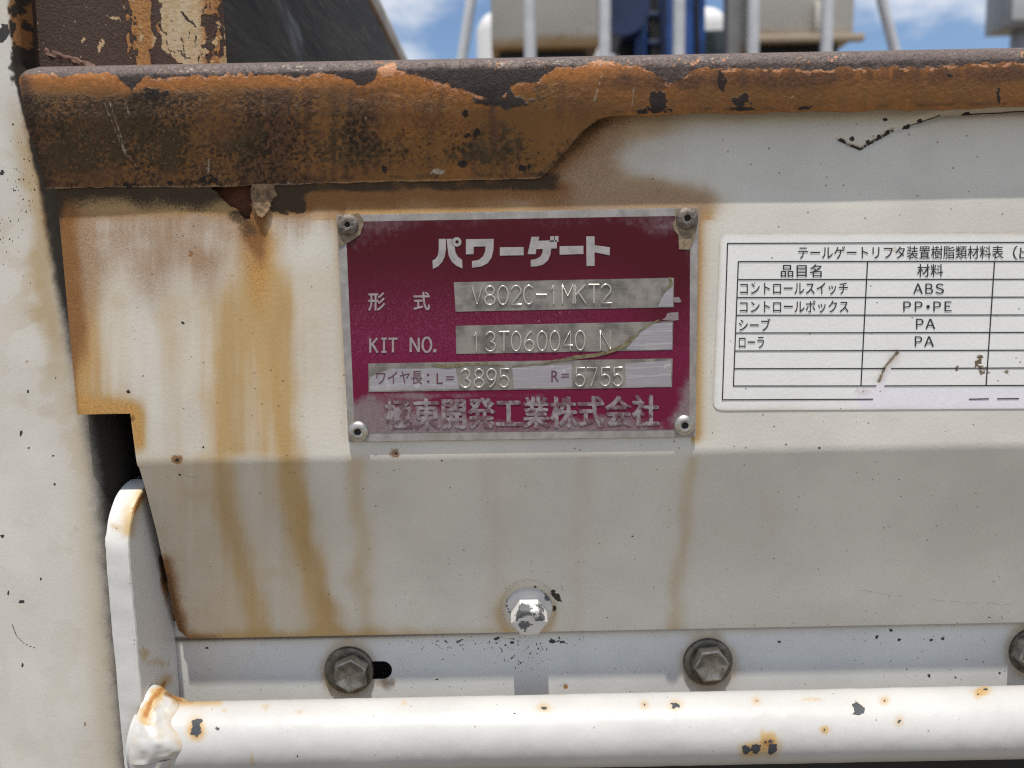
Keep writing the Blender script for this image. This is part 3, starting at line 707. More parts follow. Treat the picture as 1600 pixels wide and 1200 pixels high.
M_tube = layered('worn_tube_paint', (0.51, 0.505, 0.49), [
    ('tan', (0.46, 0.32, 0.15), 0.45, 500, 0.3, 0.4), ('rust', (0.34, 0.14, 0.03), 0.3, 800, 0.5, 0.7),
    ('dark', (0.09, 0.05, 0.03), 0.3, 900, 0.5, 0.8), ('chip', (0.045, 0.05, 0.058), 0.12, 800, 0.2, 0.6)], rough=0.38, speck=0.010, bump=0.14, var=.07)
XBR = build_bracket()

# ---------------- tube along the foot, with its weld
YT, RT = -0.002, 0.0123
def tube_axis():
    d1 = ray(800, 1086); d2 = ray(800, 1202)
    a = (math.atan2(-d1[2], d1[1]) + math.atan2(-d2[2], d2[1])) / 2
    return -math.tan(a) * (YT - CAM[1])
ZT = tube_axis()
def build_tube():
    xs = span(XBR - .003, .0005); na = 170
    ang = np.linspace(0, 2 * math.pi, na)
    X = np.repeat(xs[None], na, 0); A = np.repeat(ang[:, None], len(xs), 1)
    Y = YT - RT * np.cos(A); Z = ZT + RT * np.sin(A)
    x, y = proj(np.stack((X, Y, Z), -1)); front = (np.cos(A) > -.4)
    w = fbm(x, y, 40, 401, 4) - .5
    rr = RT + (fbm(x, y, 25, 402, 2) - .5) * .0002
    Y = YT - rr * np.cos(A); Z = ZT + rr * np.sin(A)
    tan = .06 + .1 * w; rust = np.zeros(x.shape); chip = np.zeros(x.shape); dark = np.zeros(x.shape)
    tan = tan + .75 * g(polyline(x, y, [(262, 1096), (292, 1096), (340, 1095)]), 10)
    rust = rust + .5 * g(polyline(x, y, [(275, 1095), (300, 1096)]), 6)
    for k, (cx, cy, rx, ry, ro, halo) in enumerate(((307, 1137, 7, 13, .25, 1), (306, 1143, 6, 6, 0, 1), (340, 1139, 3, 3, 0, 0), (850, 1106, 6, 2.6, 0, .9), (804, 1115, 1.6, 1.6, 0, 0), (1055, 1102, 6, 5, -.5, .8), (1342, 1107, 13, 8, .7, .25), (1337, 1101, 7, 7, 0, .2),
            (1165, 1173, 6, 6, 0, 1), (1182, 1170, 7, 7, 0, 1), (1206, 1171, 7, 9, 0, 1), (1204, 1158, 4, 3, 0, 1), (1196, 1160, 2, 2, 0, .5), (465, 1181, 1.5, 2, 0, 0), (1382, 1095, 2, 1.6, 0, .9), (1540, 1077, 4, 1.6, 0, .9), (1288, 1140, 2, 1.5, 0, .8), (1182, 1095, 2, 1.2, 0, .8), (1405, 1127, 2, 4, .3, .8), (1528, 1085, 2, 2, 0, .9), (585, 1119, 1.3, 1.3, 0, 0), (1007, 1101, 2, 1.5, 0, .8))):
        s_ = spot(x, y, cx, cy, rx, ry, ro, .4, 420 + k, .22) * front
        chip = np.maximum(chip, s_)
        if halo:
            hd = np.exp(-(np.hypot((x - cx) / (rx + 7), (y - cy) / (ry + 7))) ** 2) * front
            tan = tan + .75 * halo * hd; rust = rust + .34 * halo * hd
    for (cx, cy, rx, ry) in ((415, 1105, 9, 5), (468, 1113, 6, 4), (632, 1097, 6, 6), (1265, 1093, 18, 3), (350, 1111, 4, 3), (1200, 1150, 10, 9), (1290, 1140, 6, 5), (1533, 1080, 12, 6)):
        tan = tan + .42 * spot(x, y, cx, cy, rx, ry, 0, .5, int(cx), .6) * front
    for k, a in enumerate((300, 1190, 1222, 1300, 1320, 1500, 1600)):
        tan = tan + .18 * g(x - a - 6 * w, 2.2) * band(y, 1130, 1170, 14) * front * (k > 0)
    tan = tan + .5 * spot(x, y, 394, 1187, 3, 12, -.15, .3, 470) * front
    me = mesh_np('guard_tube', np.stack((X, Y, Z), -1).reshape(-1, 3), grid_faces(*X.shape), dict(tan=tan, rust=rust, dark=dark, chip=chip, pink=dark))
    link('guard_tube', me, M_tube, lift)
    # weld: a lumpy fillet from the bracket cheek on to the tube
    nt, na = 60, 150
    T, A = np.meshgrid(np.linspace(0, 1, nt), np.linspace(0, 2 * math.pi, na))
    lx = 0.0135 + 0.003 * np.sin(A * 2 + 1) + .0015 * np.sin(5 * A)
    X = XBR - .0004 + T * lx
    rad = RT + 0.0030 * (1 - T) ** 1.2 + .0015 * np.sin(np.clip(T, 0, 1) * math.pi) - .0006 * T ** 6
    rad = rad + .0038 * np.exp(-((A - 1.75) / .38) ** 2) * (1 - T) ** 1.2 + .0012 * np.exp(-((A - .5) / .3) ** 2) * np.sin(T * math.pi)
    lump = (vnoise(A * 3.2 + 5, T * 3, 7) - .5) * .0013 + (vnoise(A * 9, T * 7, 8) - .5) * .0006
    rad = rad + lump * (.25 + np.sin(T * math.pi))
    Y = YT - rad * np.cos(A); Z = ZT + rad * np.sin(A)
    x, y = proj(np.stack((X, Y, Z), -1)); w = fbm(x, y, 10, 431, 3) - .5
    tan = .24 + .5 * w + .8 * g(polyline(x, y, [(225, 1125), (240, 1090), (264, 1066)]), 9 + 8 * w) + .7 * g(polyline(x, y, [(262, 1080), (278, 1092), (300, 1097)]), 7 + 8 * w) + .35 * g(T - 1, .12)
    rust = .75 * g(polyline(x, y, [(227, 1118), (238, 1092), (258, 1070)]), 5 + 6 * w) + .7 * g(polyline(x, y, [(264, 1084), (282, 1094)]), 5 + 5 * w) + .3 * g(T - 1, .06) * (w > 0)
    me = mesh_np('weld_bead', np.stack((X, Y, Z), -1).reshape(-1, 3), grid_faces(*X.shape), dict(tan=tan, rust=rust, dark=.5 * spot(x, y, 262, 1086, 7, 4, .5, .4, 440), chip=tan * 0, pink=tan * 0))
    link('weld_bead', me, M_tube, lift)
build_tube()

# ---------------- bolts
def frame(n):
    n = Vector(n).normalized(); x = Vector((1, 0, 0)); x = (x - n * x.dot(n)).normalized(); return x, n.cross(x) * -1, n
def rings(name, o, n, spec, rot=0.0, seg=60, cap=True):
    """stack of rings (hexness, radius, height) along n"""
    ex, ey, en = frame(n); o = Vector(o); v = []; f = []
    for hx, r, h in spec:
        for k in range(seg):
            a = 2 * math.pi * k / seg
            q = ((a - rot + math.pi / 6) % (math.pi / 3)) - math.pi / 6
            rr = r * (1 - hx) + hx * r / math.cos(q)
            v.append(o + ex * (rr * math.cos(a)) + ey * (rr * math.sin(a)) + en * h)
    m = len(spec)
    for i in range(m - 1):
        for k in range(seg):
            f.append((i * seg + k, i * seg + (k + 1) % seg, (i + 1) * seg + (k + 1) % seg, (i + 1) * seg + k))
    f.append(tuple(range((m - 1) * seg, m * seg)))
    me = mesh_py(name, v, f, True, 28)
    import bmesh
    bm = bmesh.new(); bm.from_mesh(me); bmesh.ops.recalc_face_normals(bm, faces=bm.faces); bm.to_mesh(me); bm.free()
    me.shade_smooth(); me.set_sharp_from_angle(angle=R(28))
    return me
def steel(name, col, rough, dirt):
    s = N(name); n = s.noise(350, 5); n2 = s.noise(1200, 4)
    c = s.mix(s.ss(n, .35, .7), col, tuple(v * .55 for v in col)); c = s.mix(s.math('MULTIPLY', s.ss(n2, .5, .75), dirt), c, (.16, .12, .075))
    s.put(c, s.b.inputs['Base Color']); s.b.inputs['Metallic'].default_value = .9
    s.put(s.math('ADD', s.math('MULTIPLY', n, .3), rough - .1), s.b.inputs['Roughness'])
    b = s.bump(n2, .15, .0002); s.l(b.outputs[0], s.b.inputs['Normal']); return s.m
M_bolt = steel('dull_zinc_steel', (.31, .295, .265), .28, .35); M_wash = steel('dull_washer_steel', (.20, .185, .16), .40, .5)
for k, (wx, wy, hx, hy, rot) in enumerate(((545, 1049, 547, 1056, .1), (1107, 1036, 1112, 1041, .42), (1618, 1019, 1619, 1024, .25))):
    o = P(wx, wy, YS - .0015); sc_ = FPX / ((o - CAM) @ fw)
    rw = 38.5 / sc_; h0 = P(hx, hy, YS - .0063); o2 = np.array((h0[0], YS - .0016, h0[2]))
    hb = rings('hex_bolt', o2, (0, -1, 0), [(1, .0062, 0), (1, .0062, .0046), (.95, .0060, .0051), (.85, .00555, .0054), (.9, .0050, .0053), (.6, .0042, .0048), (.2, .0026, .0044), (0, .0004, .0043)], rot)
    ob = link('hex_bolt', hb, M_bolt, lift)
    ws = rings('washer', (o[0], YS, o[2]), (0, -1, 0), [(0, rw, -.0002), (0, rw, .0009), (0, rw * .975, .0014), (0, rw * .95, .0015), (0, .0066, .00155), (0, .0061, .0014)])
    wo_ = bpy.data.objects.new('washer', ws); C.objects.link(wo_); ws.materials.append(M_wash); wo_.parent = ob; wo_.location = (0, 0, 0)

def chipped():
    s = N('chipped_white_bolt_paint'); n = s.noise(150, 5, .6, off=(.013, .02, .004)); n2 = s.noise(1500, 3)
    f = s.ss(n, .555, .575)
    s.put(s.mix(f, (.60, .58, .55), s.mix(n2, (.06, .064, .068), (.17, .175, .18))), s.b.inputs['Base Color'])
    s.b.inputs['Specular IOR Level'].default_value = .2; s.put(s.ss(f, 0, 1, .5, .55), s.b.inputs['Roughness'])
    b = s.bump(s.math('SUBTRACT', s.math('MULTIPLY', n2, .1), f), .5, .0003); s.l(b.outputs[0], s.b.inputs['Normal']); return s.m
fb = Ppl(np.array(826.), np.array(949.), (0, FOLD[0], FOLD[1]), NB)
me = rings('flange_bolt', fb - NB * .0004, NB, [(0, .0090, 0), (0, .0090, .0012), (0, .0087, .0017), (0, .0074, .0024), (1, .0059, .0026), (1, .0059, .0086), (.9, .0057, .0090), (.35, .0054, .0093), (.2, .0050, .0094), (0, .001, .0094)], math.pi / 2)
o = link('flange_bolt', me, chipped(), lift); o['label'] = 'white-painted flanged hex bolt, paint chipped'

# ================================================================== COLUMN
def build_column():
    col = thing('lift_column', 'tall white rounded steel post at the left edge, rust-streaked beside the panel', 'post', (-0.17, .02, -0.2))
    YC = 0.0045
    ys = np.array([-260, 0, 100, 200, 300, 400, 520, 625, 725, 850, 1000, 1200, 1420], float)
    xe = np.array([-14, 4, 12, 34, 58, 70, 84, 98, 112, 124, 139, 158, 178], float)
    Rr = np.array([3.5, 3.5, 3.5, 5, 8, 11, 13, 14, 14, 14, 14, 14, 14]) / 1000
    E = P(xe, ys, YC)
    zz = np.arange(E[0, 2], -0.30, -.0006)
    ex = np.interp(-zz, -E[:, 2], E[:, 0]); rr = np.interp(-zz, -E[:, 2], Rr)
    lx0 = P(-6, 1110, YC + .006)[0]
    cols = []
    nf = 130; nq = 46; ns = 30
    rows = []
    for k in range(14):                              # left corner, seen from the front
        a = math.pi / 2 * (1 - k / 13); rows.append((lx0 + .006 - .006 * math.sin(a) + 0 * zz, YC + .006 - .006 * math.cos(a) + 0 * zz))
    rows.insert(0, (lx0 + 0 * zz, YC + .07 + 0 * zz))
    for k in range(1, nf):
        t = k / (nf - 1); rows.append((lx0 + .006 + (ex - lx0 - .006) * t, YC + 0 * zz))
    for k in range(1, nq):
        a = math.pi / 2 * k / (nq - 1); rows.append((ex + rr * math.sin(a), YC + rr * (1 - math.cos(a))))
    for k in range(1, ns): rows.append((ex + rr, YC + rr + (.075 - rr) * k / (ns - 1)))
    X = np.array([r[0] for r in rows]); Y = np.array([r[1] for r in rows]); Z = np.repeat(zz[None], len(rows), 0)
    x, y = proj(np.stack((X, Y, Z), -1))
    w = fbm(x, y, 45, 501, 4) - .5; w2 = fbm(x, y, 14, 505, 3) - .5
    xs_ = np.interp(y, ys, xe)
    dx = x - xs_
    tan = .62 * g(dx + 4 + 20 * w, 20) * band(y, 170, 560, 70) + .22 * band(y, 290, 700, 60) * g(dx + 40, 40) * (.6 + 2 * w) + .10 * (w > .1) + .12
    tan += .22 * g(dx - 14, 22) * ss(420, 560, y) + .35 * g(dx - 12, 14) * band(y, 240, 420, 40) + .4 * ss(120, 0, y) * (.6 + w) + .10 * g(dx + 5, 26) * ss(600, 900, y)
    rust = .55 * g(dx - 8, 9 + 9 * w2) * band(y, 150, 380, 50) + .9 * spot(x, y, 36, 12, 7, 34, 0, .4, 511) 
    rust += .6 * spot(x, y, 42, 565, 3, 3, 0, .3, 514) + .7 * spot(x, y, 133, 1132, 2, 4, 0, .3, 515)
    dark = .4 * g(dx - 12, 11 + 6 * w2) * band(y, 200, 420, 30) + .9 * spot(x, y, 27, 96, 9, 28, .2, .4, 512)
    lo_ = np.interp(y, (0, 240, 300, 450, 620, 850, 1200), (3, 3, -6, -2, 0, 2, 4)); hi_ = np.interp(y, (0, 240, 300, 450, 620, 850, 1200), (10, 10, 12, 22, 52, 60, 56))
    dark = np.maximum(dark, ss(lo_, hi_, dx + 8 * w2) ** 1.2 * (1 - .75 * ss(150, 60, y)))  # occlusion shade on the rounded corner and side, painted into the dark mask
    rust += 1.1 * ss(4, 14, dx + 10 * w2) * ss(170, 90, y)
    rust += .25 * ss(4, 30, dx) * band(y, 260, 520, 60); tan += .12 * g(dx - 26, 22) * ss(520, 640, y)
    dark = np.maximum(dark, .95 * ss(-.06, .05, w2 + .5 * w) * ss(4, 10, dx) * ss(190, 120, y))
    sp = fbm(x, y, 2.4, 521, 2); dens = g(x - 20, 40) * g(y - 350, 90) * .9 + g(x - 45, 22) * g(y - 270, 50)
    chip = ss(-.01, .03, sp - (.95 - .18 * np.clip(dens, 0, 1)))
    for k, (cx, cy, rx, ry, ro) in enumerate(((6, 50, 8, 15, .2), (33, 677, 2, 5, .2), (34, 940, 5, 3, 0), (45, 700, 2, 2, 0), (64, 905, 1.5, 2.5, 0), (4, 838, 3, 3, 0), (83, 712, 2, 1.5, 0), (85, 757, 2, 2, 0), (44, 612, 2, 2, 0), (13, 926, 1.5, 4, 0), (35, 1040, 2, 3, 0), (87, 590, 1.5, 1.5, 0), (20, 195, 2, 2, 0), (3, 270, 4, 4, 0))):
        chip = np.maximum(chip, spot(x, y, cx, cy, rx, ry, ro, .35, 540 + k, .25))
    chip = np.maximum(chip, .8 * g(polyline(x, y, [(19, 976), (26, 994), (38, 1006), (57, 1014)]), 1.1))
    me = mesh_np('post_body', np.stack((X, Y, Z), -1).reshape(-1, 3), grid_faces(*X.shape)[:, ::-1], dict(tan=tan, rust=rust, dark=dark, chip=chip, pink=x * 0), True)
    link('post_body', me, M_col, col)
    link('post_foot', bevel_box('post_foot', -.19, -.145, .03, .07, -.93, -.28, .003), M_black, col)
M_col = layered('dusty_white_paint', (0.67, 0.645, 0.59), [
    ('tan', (0.45, 0.345, 0.205), 0.50, 240, 0.12, 0.5), ('rust', (0.28, 0.13, 0.04), 0.38, 700, 0.5, 0.7),
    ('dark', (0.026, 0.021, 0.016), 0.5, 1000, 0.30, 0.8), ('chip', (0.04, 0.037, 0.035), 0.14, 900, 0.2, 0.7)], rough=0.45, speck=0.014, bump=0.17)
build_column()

# ================================================================== TRUCK BED
bed = thing('truck_bed', 'open truck bed with a worn rust-and-cream corner pillar and dark side boards', 'truck bed', (.69, 1.5, .05))
YP = 0.015
def build_bed():
    xa, xb = P(-20, 50, YP)[0], P(349, 50, YP)[0]
    zs = np.arange(.42, .05, -.0006); xs = np.arange(xa, xb, .0004)
    X, Z = np.meshgrid(xs, zs); Y = np.full(X.shape, YP)
    Y = Y + .003 * ss(xb - .004, xb, X) ** 2
    x, y = proj(np.stack((X, Y, Z), -1))
    w = fbm(x, y, 45, 601, 5) - .5; w2 = fbm(x, y, 14, 605, 4) - .5; ws = fbm(x, y, 10, 608, 3, .45) - .5; wv = fbm(x * 3, y * .6, 20, 611, 4) - .5
    edge = 208 + 70 * wv + 60 * w2 + (y - 50) * .18
    rusty = 1 - ss(-7, 7, x - edge)
    rusty = np.maximum(rusty, .85 * band(x + 22 * w2, 236, 250, 5) * ss(-.2, .1, w + .1))
    rusty = np.maximum(rusty, ss(-8, 8, x - 342 - 50 * wv + 40 * w2) * .9)
    rusty = np.maximum(rusty, .9 * spot(x, y, 328, 34, 11, 20, .3, .6, 620)); rusty = np.maximum(rusty, .85 * spot(x, y, 258, 96, 26, 14, .5, .5, 623)); rusty = np.maximum(rusty, .8 * spot(x, y, 330, 62, 9, 22, .2, .7, 624))
    tan = .45 + .9 * wv + .5 * g(x - 335, 16) + .5 * g(x - 215, 24)
    rust = .85 * g(x - edge - 8, 15 + 14 * w2) + .7 * g(x - 228, 10) * (w > -.1) + .8 * g(x - 332, 14) * (w2 > -.12) + .3 + .9 * spot(x, y, 37, 10, 8, 30, 0, .3, 622) * 1.3
    dark = rusty
    pale = .95 * spot(x, y, 158, 70, 4, 9, .3, .5, 630) + .8 * spot(x, y, 130, 62, 3, 5, .2, .5, 631) + .7 * spot(x, y, 180, 28, 12, 3, .2, .5, 632) + .8 * g(ws - .34, .03) * (x < 215)
    chip = np.zeros(x.shape)
    for k, (a, b_) in enumerate((((283, 20), (306, 41)), ((300, 78), (310, 55)), ((268, 36), (270, 50)), ((282, 58), (290, 95)), ((250, 30), (262, 70)), ((310, 95), (318, 70)), ((262, 75), (300, 92)), ((322, 10), (318, 30)), ((296, 50), (292, 62)))):
        chip = np.maximum(chip, .8 * g(polyline(x + 14 * w2, y + 14 * ws, [a, b_]), 1.5 + 1.3 * (k < 1) + 2 * w2))
    f = grid_faces(*X.shape)
    me = mesh_np('corner_pillar', np.stack((X, Y, Z), -1).reshape(-1, 3), f, dict(tan=tan, rust=rust, dark=dark, pale=pale, chip=chip))
    mat = layered('worn_cream_paint', (0.50, 0.41, 0.27), [
        ('tan', (0.43, 0.30, 0.15), 0.4, 300, .5, .6), ('rust', (0.34, 0.16, 0.05), 0.3, 600, .6, .7),
        ('dark', (0.062, 0.036, 0.026), 0.12, 700, .5, .75), ('pale', (.5, .36, .2), .2, 900, .4, .6), ('chip', (0.05, 0.033, 0.025), .15, 900, .4, .8)], rough=.55, speck=.06, bump=.8)
    o = link('corner_pillar', me, mat, bed); o['label'] = 'rust-brown and cream corner pillar, paint worn off'
    # side boards running away from the viewer
    xw = xb - .0006; hb_ = -xw / .4935
    s = N('dark_weathered_board'); n = s.noise(14, 6, .65, (1, .22, 1.6)); n2 = s.noise(160, 4, .7, (1, .12, 1)); n3 = s.noise(6, 5, .6, (1, .5, 1), off=(.3, .75, .2), dist=.6)
    c = s.mix(s.ss(n, .4, .6), (.010, .009, .008), (.050, .045, .034)); c = s.mix(s.math('MULTIPLY', s.ss(n2, .5, .72), .5), c, (.11, .095, .07))
    c = s.mix(s.math('MULTIPLY', s.ss(n3, .585, .64), .8), c, (.21, .22, .25))
    s.put(c, s.b.inputs['Base Color']); s.b.inputs['Roughness'].default_value = .7
    b = s.bump(n2, .4, .002); s.l(b.outputs[0], s.b.inputs['Normal'])
    sb = link('side_board', bevel_box('side_board', xw - .03, xw, YP + .004, 3.35, .07, hb_, .001), s.m, bed)
    tm = bevel_box('top_trim', xw - .034, xw + .003, YP + .004, 3.36, hb_ + .0005, -(xw + .003) / .443, .003)
    t_ = bpy.data.objects.new('top_trim', tm); C.objects.link(t_); t_.parent = sb
    tm.materials.append(plain('grimy_cream_trim', (.46, .43, .36), .6, 0, .25, 30))
    link('bed_floor', bevel_box('bed_floor', xw - .03, 1.5, .046, 3.4, .03, .062, .002), M_rust, bed)
    link('chassis', bevel_box('chassis', -.10, 1.45, .09, 3.4, -.45, .028, .01), M_black, bed)
    # bent scab of metal lodged on the rail beside the pillar
    n_ = 26; T, A = np.meshgrid(np.linspace(0, 1, 40), np.linspace(0, 2 * math.pi, n_))
    c0 = P(48, 86, .022); c1 = P(150, 108, .016)
    cx = c0[None, None] + (c1 - c0)[None, None] * T[..., None]
    r_ = .0050 * np.clip(1.15 - T, 0, 1) ** .7 * ss(0, .15, T) * (.7 + .35 * vnoise(A * 1.3 + 3, T * 3, 3) + .35 * vnoise(A * 5, T * 16, 9)) + .0003
    V = cx + np.stack((0 * A + .3 * r_ * np.cos(A), -r_ * np.cos(A), r_ * np.sin(A) * .8), -1)
    link('scrap_lump', mesh_np('scrap_lump', V.reshape(-1, 3), grid_faces(*T.shape)), plain('scabby_rust', (.17, .095, .068), .85, 0, .55, 600, 1.0, .001), bed)
build_bed()

# ================================================================== NAME PLATE
plate = thing('name_plate', 'wine-red metal name plate held by four rivets on the white panel', 'name plate', tuple(P(812, 505, 0)))
PY = -0.0013
PL = [(525.5, 336), (1092, 324), (1087, 683), (544.5, 691)]
def build_plate():
    s = N('scratched_aluminium'); n = s.noise(220, 5, .65); n2 = s.noise(900, 4, .6, (1, 1, .25)); n3 = s.noise(60, 4)
    c = s.mix(s.ss(n, .3, .7), (.40, .375, .355), (.27, .25, .235)); c = s.mix(s.math('MULTIPLY', s.ss(n3, .5, .7), .35), c, (.26, .21, .15)); c = s.mix(s.math('MULTIPLY', s.ss(n2, .6, .8), .5), c, (.52, .51, .50))
    s.put(c, s.b.inputs['Base Color']); s.b.inputs['Metallic'].default_value = .35; s.put(s.math('ADD', s.math('MULTIPLY', n, .3), .35), s.b.inputs['Roughness'])
    b = s.bump(n2, .12, .0002); s.l(b.outputs[0], s.b.inputs['Normal']); m_edge = s.m
    link('plate_body', slab('plate_body', PL, PY, .0012, .0002), m_edge, plate)
    # red enamel, dense so that wear can follow masks
    nu, nv = 360, 240
    U, V = np.meshgrid(np.linspace(0, 1, nu), np.linspace(0, 1, nv))
    q = [np.array(p, float) for p in ((540, 346.5), (1078.5, 337), (1077, 671), (554.5, 677))]
    px = (1 - V) * ((1 - U) * q[0][0] + U * q[1][0]) + V * ((1 - U) * q[3][0] + U * q[2][0]); py = (1 - V) * ((1 - U) * q[0][1] + U * q[1][1]) + V * ((1 - U) * q[3][1] + U * q[2][1])
    v = P(px, py, PY - .00008); x, y = px, py
    w = fbm(x, y, 60, 701, 5) - .5; w2 = fbm(x, y, 12, 706, 4) - .5
    wear = .95 * ss(612, 662, y + 50 * w - .03 * (x - 800)) * (.72 + .9 * w) + .7 * g(np.hypot((x - 570) / 60, (y - 660) / 40), 1)
    wear += .8 * ss(1040, 1075, x + 40 * w) * ss(560, 650, y) + .35 * g(np.hypot((x - 560) / 80, (y - 372) / 36), 1) + .30 * ss(375, 345, y + 30 * w) + .25 * g(np.hypot((x - 1050) / 60, (y - 370) / 40), 1)
    wear += .42 * g(y - 618, 6) * band(x, 620, 860, 25) + .25 * ss(1060, 1078, x)
    wear -= .6 * g(np.hypot((x - 800) / 170, (y - 640) / 16), 1)
    mag = ss(380, 560, y + 40 * w) * .85 - .35 * g(x - 1040, 40) * (y < 540)
    frost = .5 * g(y - 500, 60) * (1 - ss(860, 1000, x)) + .4 * g(y - 540, 60)
    me = mesh_np('red_enamel', v.reshape(-1, 3), grid_faces(nv, nu)[:, ::-1] if False else grid_faces(nv, nu), dict(wear=wear, mag=mag, frost=frost))
    s = N('wine_red_enamel'); n = s.noise(500, 5, .7); nb = s.noise(1400, 3, .6, (.5, 1, 3)); nf = s.noise(2600, 3, .7)
    c = s.mix(s.attr('mag'), (.068, .005, .010), (.155, .008, .042))
    c = s.mix(s.math('MULTIPLY', s.attr('frost'), s.ss(nf, .45, .75)), c, (.27, .07, .15))
    f = s.ss(s.math('ADD', s.attr('wear'), s.math('MULTIPLY', s.math('SUBTRACT', n, .5), .55)), .25, .80)
    c = s.mix(f, c, s.mix(s.ss(nb, .35, .7), (.17, .118, .130), (.255, .20, .21)))
    k = s.specks(420, .16, .05); c = s.mix(s.math('MULTIPLY', k, .6), c, (.55, .5, .5))
    s.put(c, s.b.inputs['Base Color']); s.b.inputs['Roughness'].default_value = .38; s.b.inputs['Specular IOR Level'].default_value = .2
    b = s.bump(s.math('ADD', n, s.math('MULTIPLY', nf, .4)), .10, .0002); s.l(b.outputs[0], s.b.inputs['Normal'])
    o = link('red_enamel', me, s.m, plate)
    # three bare metal fields
    s = N('brushed_field_metal'); n = s.noise(170, 5, .6); n2 = s.noise(700, 5, .6, (.15, 1, 1.8)); n3 = s.noise(500, 3, .6, (1.8, 1, .3))
    c = s.mix(s.ss(n, .35, .68), (.33, .30, .27), (.16, .145, .13)); c = s.mix(s.math('MULTIPLY', s.ss(n2, .55, .75), .45), c, (.50, .48, .47)); c = s.mix(s.math('MULTIPLY', s.ss(n3, .62, .8), .25), c, (.55, .53, .52))
    s.put(c, s.b.inputs['Base Color']); s.b.inputs['Metallic'].default_value = .45; s.put(s.math('ADD', s.math('MULTIPLY', n, .3), .25), s.b.inputs['Roughness'])
    b = s.bump(n2, .15, .00015); s.l(b.outputs[0], s.b.inputs['Normal']); m_field = s.m
    F = [[(709, 441), (1053, 434), (1053, 480), (712, 487)], [(712, 509), (1052, 502), (1051, 547), (713, 553)], [(575.5, 568), (1051, 560), (1050, 605), (576, 612.5)]]
    for q in F: link('metal_field', slab('metal_field', q, PY - .00018, .00008), m_field, plate)
    # clear film still stuck over parts of the fields: cooler, lilac tint
    s = N('lifted_clear_film'); n = s.noise(900, 4, .6, (.1, 1, 2)); n2 = s.noise(300, 4)
    c = s.mix(s.ss(n, .5, .72), (.34, .32, .345), (.48, .46, .475)); c = s.mix(s.math('MULTIPLY', s.ss(n2, .6, .72), .5), c, (.6, .58, .58))
    s.put(c, s.b.inputs['Base Color']); s.b.inputs['Roughness'].default_value = .35; s.b.inputs['Metallic'].default_value = .25; m_film = s.m
    films = [[(1051.5, 448), (1051.5, 479), (1028, 479.5), (1034, 466), (1042, 452)],
             [(1050.5, 503.5), (1049.5, 546), (985, 546.5), (978, 545), (988, 533), (1000, 517), (1016, 506)],
             [(577.5, 590), (592, 583), (612, 576), (660, 576), (712, 574.5), (716, 598), (717, 607.5), (578, 611)],
             [(800, 574), (893, 569), (894, 604.5), (803, 607)], [(977, 568), (1049, 563), (1048, 604), (978, 604.5)]]
    for q in films: link('film_remnant', slab('film_remnant', q, PY - .00022, .00002), m_film, plate)
    m_glue = plain('olive_glue_residue', (.17, .145, .075), .6, 0, .45, 700, .5, .0003)
    def ribbon(pts, wds):
        pts = np.array(pts, float); d = np.gradient(pts, axis=0); nrm = np.stack((-d[:, 1], d[:, 0]), 1); nrm /= np.linalg.norm(nrm, axis=1)[:, None]
        wds = np.array(wds)[:, None]; a = pts + nrm * wds; b_ = pts - nrm * wds; n_ = len(pts)
        v = np.concatenate((P(a[:, 0], a[:, 1], PY - .00032), P(b_[:, 0], b_[:, 1], PY - .00032)))
        return mesh_py('glue_edge', v, [(k, k + 1, n_ + k + 1, n_ + k) for k in range(n_ - 1)])
    for pts, wd_ in (([(1030, 500), (1020, 504), (1008, 512), (1000, 517), (995, 524), (988, 528), (982, 534), (974, 541), (962, 546), (948, 551), (930, 555), (912, 557), (895, 559)], [1, 1, 1.4, 1.3, 1.2, 2.8, 4.2, 3.2, 2.6, 2.5, 2.8, 3, 3.2]),
                     ([(895, 559), (880, 562), (868, 563), (855, 567), (830, 570), (800, 573)], [3, 1.6, 1.3, 1.2, .9, .9]),
                     ([(788, 572), (770, 569), (750, 568.5), (728, 569), (712, 571), (700, 573), (688, 572), (674, 570)], [.6, 1.1, 1.4, 1.6, 2.6, 3.2, 2.6, .6]),
                     ([(1046, 433), (1049, 441), (1046, 448), (1038, 455), (1034, 463)], [1.5, 2.4, 2, 1, .5])):
        link('glue_edge', ribbon(pts, wd_), m_glue, plate)
    m_tab = plain('grey_film_scrap', (.24, .19, .19), .5, 0, .3, 700, .3)
    for q in ([(1052, 465), (1061, 464), (1065, 471), (1062, 473), (1053, 472)], [(1043, 489), (1060, 487.5), (1060, 500), (1052, 501), (1034, 500), (1040, 496)]):
        link('film_scrap', slab('film_scrap', q, PY - .0002, .00002), m_tab, plate)
    # gum under the two upper rivets
    m_gum = plain('brown_gum', (.22, .165, .105), .65, 0, .4, 500, .5, .0004)
    link('gum_patch', slab('gum_patch', [(529, 338), (560, 333), (567, 342), (568, 350), (563, 366), (555, 372), (542, 380), (530, 386), (527, 362)], PY - .00026, .0002), m_gum, plate)
    link('gum_patch', slab('gum_patch', [(1056, 326), (1090, 325), (1091, 342), (1084, 375), (1078, 390), (1061, 389.5), (1060, 367), (1053, 360), (1051, 350), (1055, 341)], PY - .00026, .0002), m_gum, plate)
    # heavy lettering of the heading, in pixel outlines
    z1 = lambda p: [(500 + a / 5, 300 + b_ / 5) for a, b_ in p]; z2 = lambda p: [(800 + a / 5, 300 + b_ / 5) for a, b_ in p]
